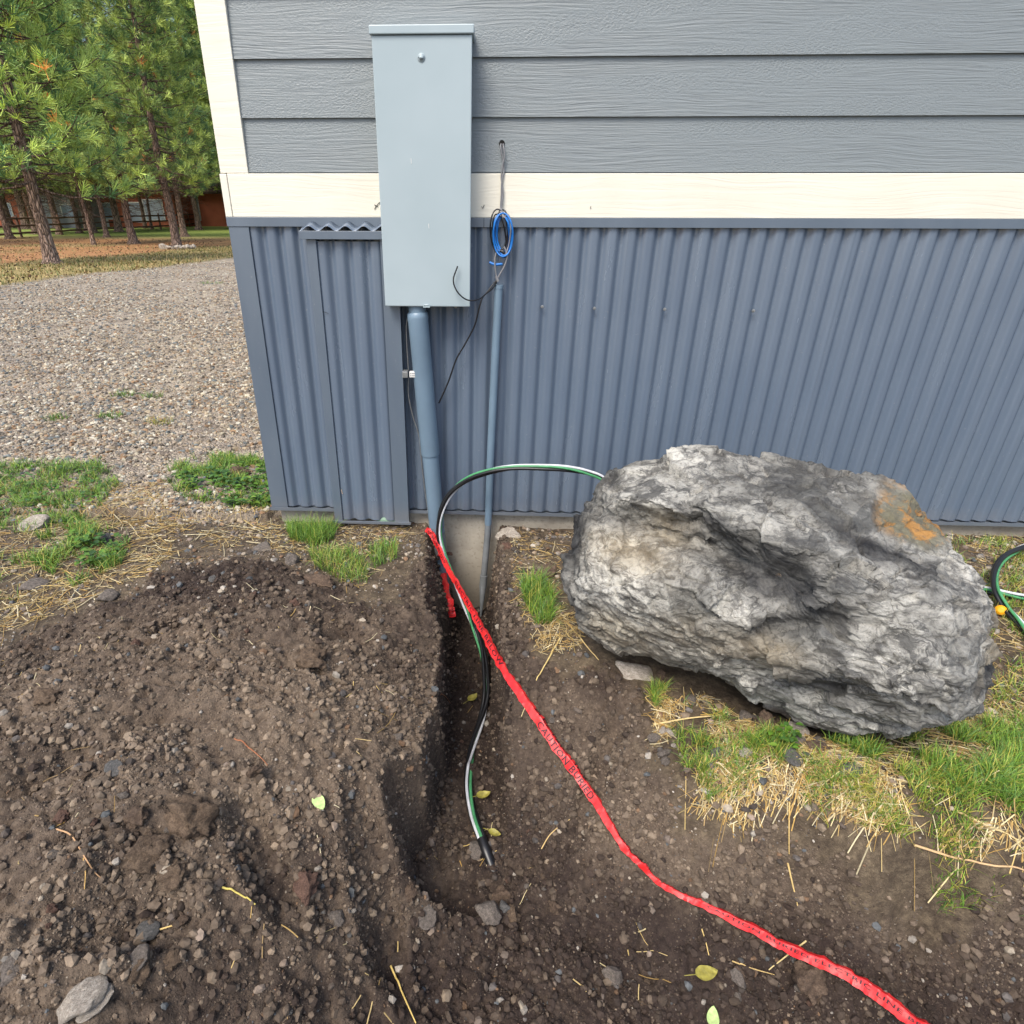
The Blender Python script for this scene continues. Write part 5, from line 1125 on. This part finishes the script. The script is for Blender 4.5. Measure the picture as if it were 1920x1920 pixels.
# cones and dead grass on the needle floor (uncountable)
n_ = 9000; FP = np.stack([rs.uniform(-34,-1.2,n_), rs.uniform(8,38,n_)],-1); FP = FP[(samp(GRAVM,FP[:,0],FP[:,1]) < .4) & (rs.random(len(FP)) < .25+.75*sstep(-.1,.3,fbm(FP[:,0]*.4,FP[:,1]*.4,o=3,seed=161)))]
fs = rs.uniform(.012,.045,len(FP)); cc = np.array([lin(*c) for c in ((70,50,38),(96,68,48),(120,84,56),(58,44,36))])[rs.integers(0,4,len(FP))]
V, F, c = scatter(IB1, np.column_stack([FP, H(FP[:,0],FP[:,1])+fs*.3]), fs, rs, cc, .7, .4)
props(obj('pine_cones', V, F, MP, smooth=False, col=c), 'fallen cones and bark bits on the needle floor under the pines', None, None, 'stuff')
n_ = 90000; FP = np.stack([rs.uniform(-30,-1.2,n_), rs.uniform(7,30,n_)],-1); FP = FP[rs.random(n_) < samp(LAWN,FP[:,0],FP[:,1])*(.25+.75*sstep(-.3,.3,fbm(FP[:,0]*.8,FP[:,1]*.8,o=4,seed=163)))+.06*samp(NEED,FP[:,0],FP[:,1])]; kk = len(FP)
cc = np.array([lin(*c) for c in ((150,132,78),(176,152,100),(116,118,58),(100,112,52),(190,166,116))])[rs.integers(0,5,kk)]*rs.uniform(.55,1.05,(kk,1))
V, F, c = blades(FP, rs.uniform(.04,.13,kk), rs.uniform(.012,.03,kk), rs, cc, .7)
props(obj('dry_grass', V, F, MG, smooth=False, col=c), 'dry yellow grass along the far edge of the drive', None, None, 'stuff')
# broad weed leaves
def leaves(zones, label):
    Vs,Fs,Cs,n0 = [],[],[],0
    for pl,n_,sz in zones:
        q = zone_pts(pl,n_,rs,470,8,-.2,.4); kk=len(q); a = rs.uniform(0,6.283,kk); s = sz*rs.uniform(.5,1.3,kk)
        t = np.linspace(0,1,5); prof = np.array([.12,.8,1,.65,.03])*.32
        d = np.stack([np.cos(a),np.sin(a)],-1); pr = np.stack([-d[:,1],d[:,0]],-1); z0 = H(q[:,0],q[:,1])+rs.uniform(.005,.05,kk); up_ = rs.uniform(-.1,.6,kk)
        mid = np.concatenate([q[:,None]+d[:,None]*(t[None]*s[:,None])[...,None], (z0[:,None]+(t-.7*t*t)[None]*(s*up_)[:,None])[...,None]],-1)
        off = np.concatenate([pr[:,None]*(prof[None]*s[:,None])[...,None], (prof[None]*s[:,None]*.35)[...,None]],-1)
        offn = off*np.array([-1,-1,1]); V = np.stack([mid+offn,mid,mid+off],2).reshape(-1,3)
        f=[]; 
        for i in range(4): f += [(i*3,i*3+1,i*3+4,i*3+3),(i*3+1,i*3+2,i*3+5,i*3+4)]
        Fs.append((np.array(f)[None]+(np.arange(kk)*15)[:,None,None]).reshape(-1,4)+n0); n0 += len(V); Vs.append(V)
        c = gr1[rs.integers(0,5,kk)]*rs.uniform(.4,.85,(kk,1))*np.array([.9,1.0,1.0]); Cs.append(np.repeat(c,15,0))
    props(obj('broad_leaf_weeds', np.vstack(Vs), [np.vstack(Fs)], MG, smooth=True, col=np.vstack(Cs)), label, None, None, 'stuff')
leaves([([(310,900),(500,870),(512,950),(420,950)],420,.032),([(-160,880),(200,880),(180,950),(-160,985)],520,.028),([(130,1010),(240,1020),(220,1070),(140,1080)],160,.03),([(1430,1410),(1480,1410),(1470,1460),(1430,1450)],60,.02)],'small broad leaved green weeds among the grass left of the house')

# ------------------------------------------------------------------ single things one can point to
def single(name, pts, w, colr, label, cat, lift=.006):
    P = spline([on_ground(x,y,lift) for x,y in pts], 24); P = clear(P, w*.4); w = w*.62; V,F = tube(P, np.linspace(w/2,w*.3,len(P)), 6)
    c = np.tile(np.array([lin(*colr)]),(len(V),1)); return props(obj(name,V,F,MS,col=c), label, cat)
single('pine_needle',[(108,1558),(135,1570),(160,1610),(180,1640),(193,1652)],.006,(190,150,110),'long tan dry needle curving over the left of the heap','needle')
single('pine_needle',[(158,1605),(164,1640),(160,1672)],.0045,(200,164,100),'short tan needle forking off the long curved one','needle')
single('straw_stalk',[(1015,1594),(1030,1570),(1050,1552),(1068,1540)],.006,(206,176,120),'single straw lying on the right bank of the trench mouth','straw')
single('straw_stalk',[(1478,1510),(1477,1560),(1478,1605)],.007,(200,170,110),'straw hanging straight down the bank below the lawn','straw')
single('straw_stalk',[(1476,1622),(1484,1660),(1494,1704)],.008,(208,180,120),'thick straw lying lower on the right bank','straw')
single('straw_stalk',[(733,1815),(752,1860),(766,1890),(780,1922)],.008,(206,178,104),'yellow straw at the bottom edge left of centre','straw')
single('straw_stalk',[(1510,1768),(1480,1790),(1440,1822)],.007,(204,184,130),'straw crossing under the red tape','straw')
single('straw_stalk',[(1372,1805),(1405,1818),(1450,1832)],.006,(196,168,112),'bent straw pointing at the red tape crossing','straw')
single('straw_stalk',[(1315,1745),(1322,1770),(1328,1795)],.006,(200,172,110),'short straw standing above the yellow leaf','straw')
single('straw_stalk',[(418,1668),(445,1678),(480,1700)],.008,(198,180,96),'yellow green stalk piece on the lower heap','straw')
single('straw_stalk',[(293,1750),(315,1743),(340,1736)],.007,(206,176,112),'short straw next to the blue streaked stone','straw')
single('twig',[(440,1388),(470,1408),(490,1425),(503,1440)],.006,(160,104,72),'reddish twig lying on the middle of the heap','twig')
single('straw_stalk',[(1085,1195),(1102,1218),(1122,1240)],.008,(204,178,120),'straw leaning on the dirt under the boulder left end','straw')
single('straw_stalk',[(1050,1200),(1030,1235),(1005,1282)],.010,(206,182,120),'fat pale straw hanging from the trench lip tuft','straw')
single('straw_stalk',[(1225,1362),(1290,1350),(1355,1344)],.009,(210,186,130),'long level straw in front of the stone pile','straw')
single('straw_stalk',[(1712,1588),(1790,1612),(1860,1630),(1925,1640)],.010,(200,166,124),'long bundled straw at the right edge below the lawn','straw')
single('straw_stalk',[(1790,1525),(1850,1555),(1905,1580)],.009,(206,182,130),'long pale straw lying across the lawn edge','straw')
single('twig',[(806,1318),(830,1306),(845,1322)],.004,(166,112,72),'tiny twig hanging on the left trench lip','twig')
def leaf(px, py, wpx, mat, label, rz=0, name='fallen_leaf', curl=.25, stem=True):
    p = on_ground(px,py,.016); d = np.linalg.norm(p-CAM); r = wpx/F_PX*d*.5; u,v = np.meshgrid(np.linspace(-1,1,13),np.linspace(-1,1,9),indexing='ij')
    wv = np.sqrt(np.clip(1-u**2,0,1))**1.3*(.56-.16*u); X_ = u*r; Y_ = v*wv*r; Zz = curl*r*(v*wv)**2*1.5+curl*r*.6*u*u+.03*r*np.sin(u*9+v*4)
    ca,sa = math.cos(rz),math.sin(rz); Q = np.stack([p[0]+X_*ca-Y_*sa,p[1]+X_*sa+Y_*ca,p[2]+Zz],-1).reshape(-1,3)
    t = thing(name, label, 'leaf', tuple(p)); Fq = grid_faces(13,9); obj('blade', np.vstack([Q,Q-[0,0,.0006]]), [Fq,Fq[:,::-1]+len(Q)], mat, t)
    if stem:
        e = np.array([p[0]-r*1.0*ca,p[1]-r*sa,p[2]+curl*r*.6]); V,F = tube(spline([e, e+np.array([-r*.5*ca,-r*.5*sa,.002]), e+np.array([-r*.9*ca-.2*r*sa,-r*.9*sa+.1*r,-.003])],8), .0011, 5); obj('stem',V,F,mat,t)
leaf(600,1516,34,M['leafg'],'pale green leaf lying on the right side of the heap',-.9,curl=.06); leaf(906,1500,26,M['leafy'],'curled yellow leaf beside the cable in the trench',.4,curl=.7)
leaf(886,1316,24,M['leafy'],'dull yellow leaf on the trench floor above the others',.9,curl=.4); leaf(927,1570,22,M['leafy'],'withered leaf near the buried cable end',-.3,curl=.6)
leaf(1322,1832,34,M['leafy'],'yellow leaf fragment left of the red tape crossing',.2,curl=.12); leaf(1334,1915,28,M['leafg'],'green leaf cut by the bottom picture edge',1.2)
stq = lambda px,py,wpx,label,rz,Yv: props(bpy.data.objects.new('x',None),None) if False else None
p = on_y(843,1038,-.05); stone(tuple(p), .016, 'red', 'orange brown chip resting on the exposed concrete', None, .5, .3, 1.3, .3, 2, 'brick_chip', 'chip').data.materials
st(800,998,30,'red','flat orange chip behind the top of the red tape',.4,1.4,.2,k=3,name='brick_chip',cat='chip')
# split pale wood chip under the boulder
wc = on_ground(1490,1335,.02); bm = MB(); n_ = 16; x = np.linspace(-.10,.10,n_); hw = np.interp(x,[-.1,-.085,.02,.06,.1],[.012,.026,.022,.014,.002])+rs.normal(0,.0015,n_)
an = -.42; ca,sa = math.cos(an),math.sin(an)
top = [np.stack([x*ca-s*hw*sa, x*sa+s*hw*ca-.03, np.full(n_,.016)+.03+rs.normal(0,.001,n_)-s*.012],-1) for s in (-1,-.3,.4,1)]
V = np.vstack(top+[t_-[0,0,.014] for t_ in top])+wc; ff = []
for j in range(7): ff.append(np.stack([j*n_+a_ for a_ in ()],-1)) if False else None
ii = np.arange(n_-1); FF = [np.stack([j*n_+ii,j*n_+ii+1,(j+1)*n_+ii+1,(j+1)*n_+ii],-1) for j in (0,1,2)]+[np.stack([(j+1)*n_+ii,(j+1)*n_+ii+1,j*n_+ii+1,j*n_+ii],-1) for j in (4,5,6)]+[np.stack([4*n_+ii,4*n_+ii+1,ii+1,ii],-1), np.stack([3*n_+ii,3*n_+ii+1,7*n_+ii+1,7*n_+ii],-1)]
FF.append(np.array([(0,n_,5*n_,4*n_),(n_,2*n_,6*n_,5*n_),(2*n_,3*n_,7*n_,6*n_)]))
props(obj('wood_splinter', V, FF, M['chip'], smooth=False), 'pale splintered piece of wood wedged under the boulder front', 'wood')
# yellow capped plug right of the boulder
yp = on_ground(1872,1153,.02); yv = CAM-yp; yv = yv/np.linalg.norm(yv); yt = thing('yellow_capped_plug', 'black plug with round yellow cap lying right of the boulder', 'plug', tuple(yp))
V,F = tube([yp-yv*.05,yp-yv*.012], [.019,.02], 18); obj('body',V,F,M['black'],yt); V,F = tube([yp-yv*.014,yp+yv*.004,yp+yv*.010,yp+yv*.013], [.0185,.0185,.0155,.008], 18); obj('cap',V,F,M['yellow'],yt)
# fine dry pine twig clump on the boulder and green pvc stub under the chase
gp_ = on_y(730,996,-.06); V,F = tube([(gp_[0]-.055,-.05,.002),(gp_[0]+.055,-.05,.002)], .02, 16); props(obj('green_pipe_stub',V,F,mat_simple('faded_green_plastic',(110,138,116),.6,.2,30)), 'faded green pipe stub lying under the corrugated chase', 'pipe')
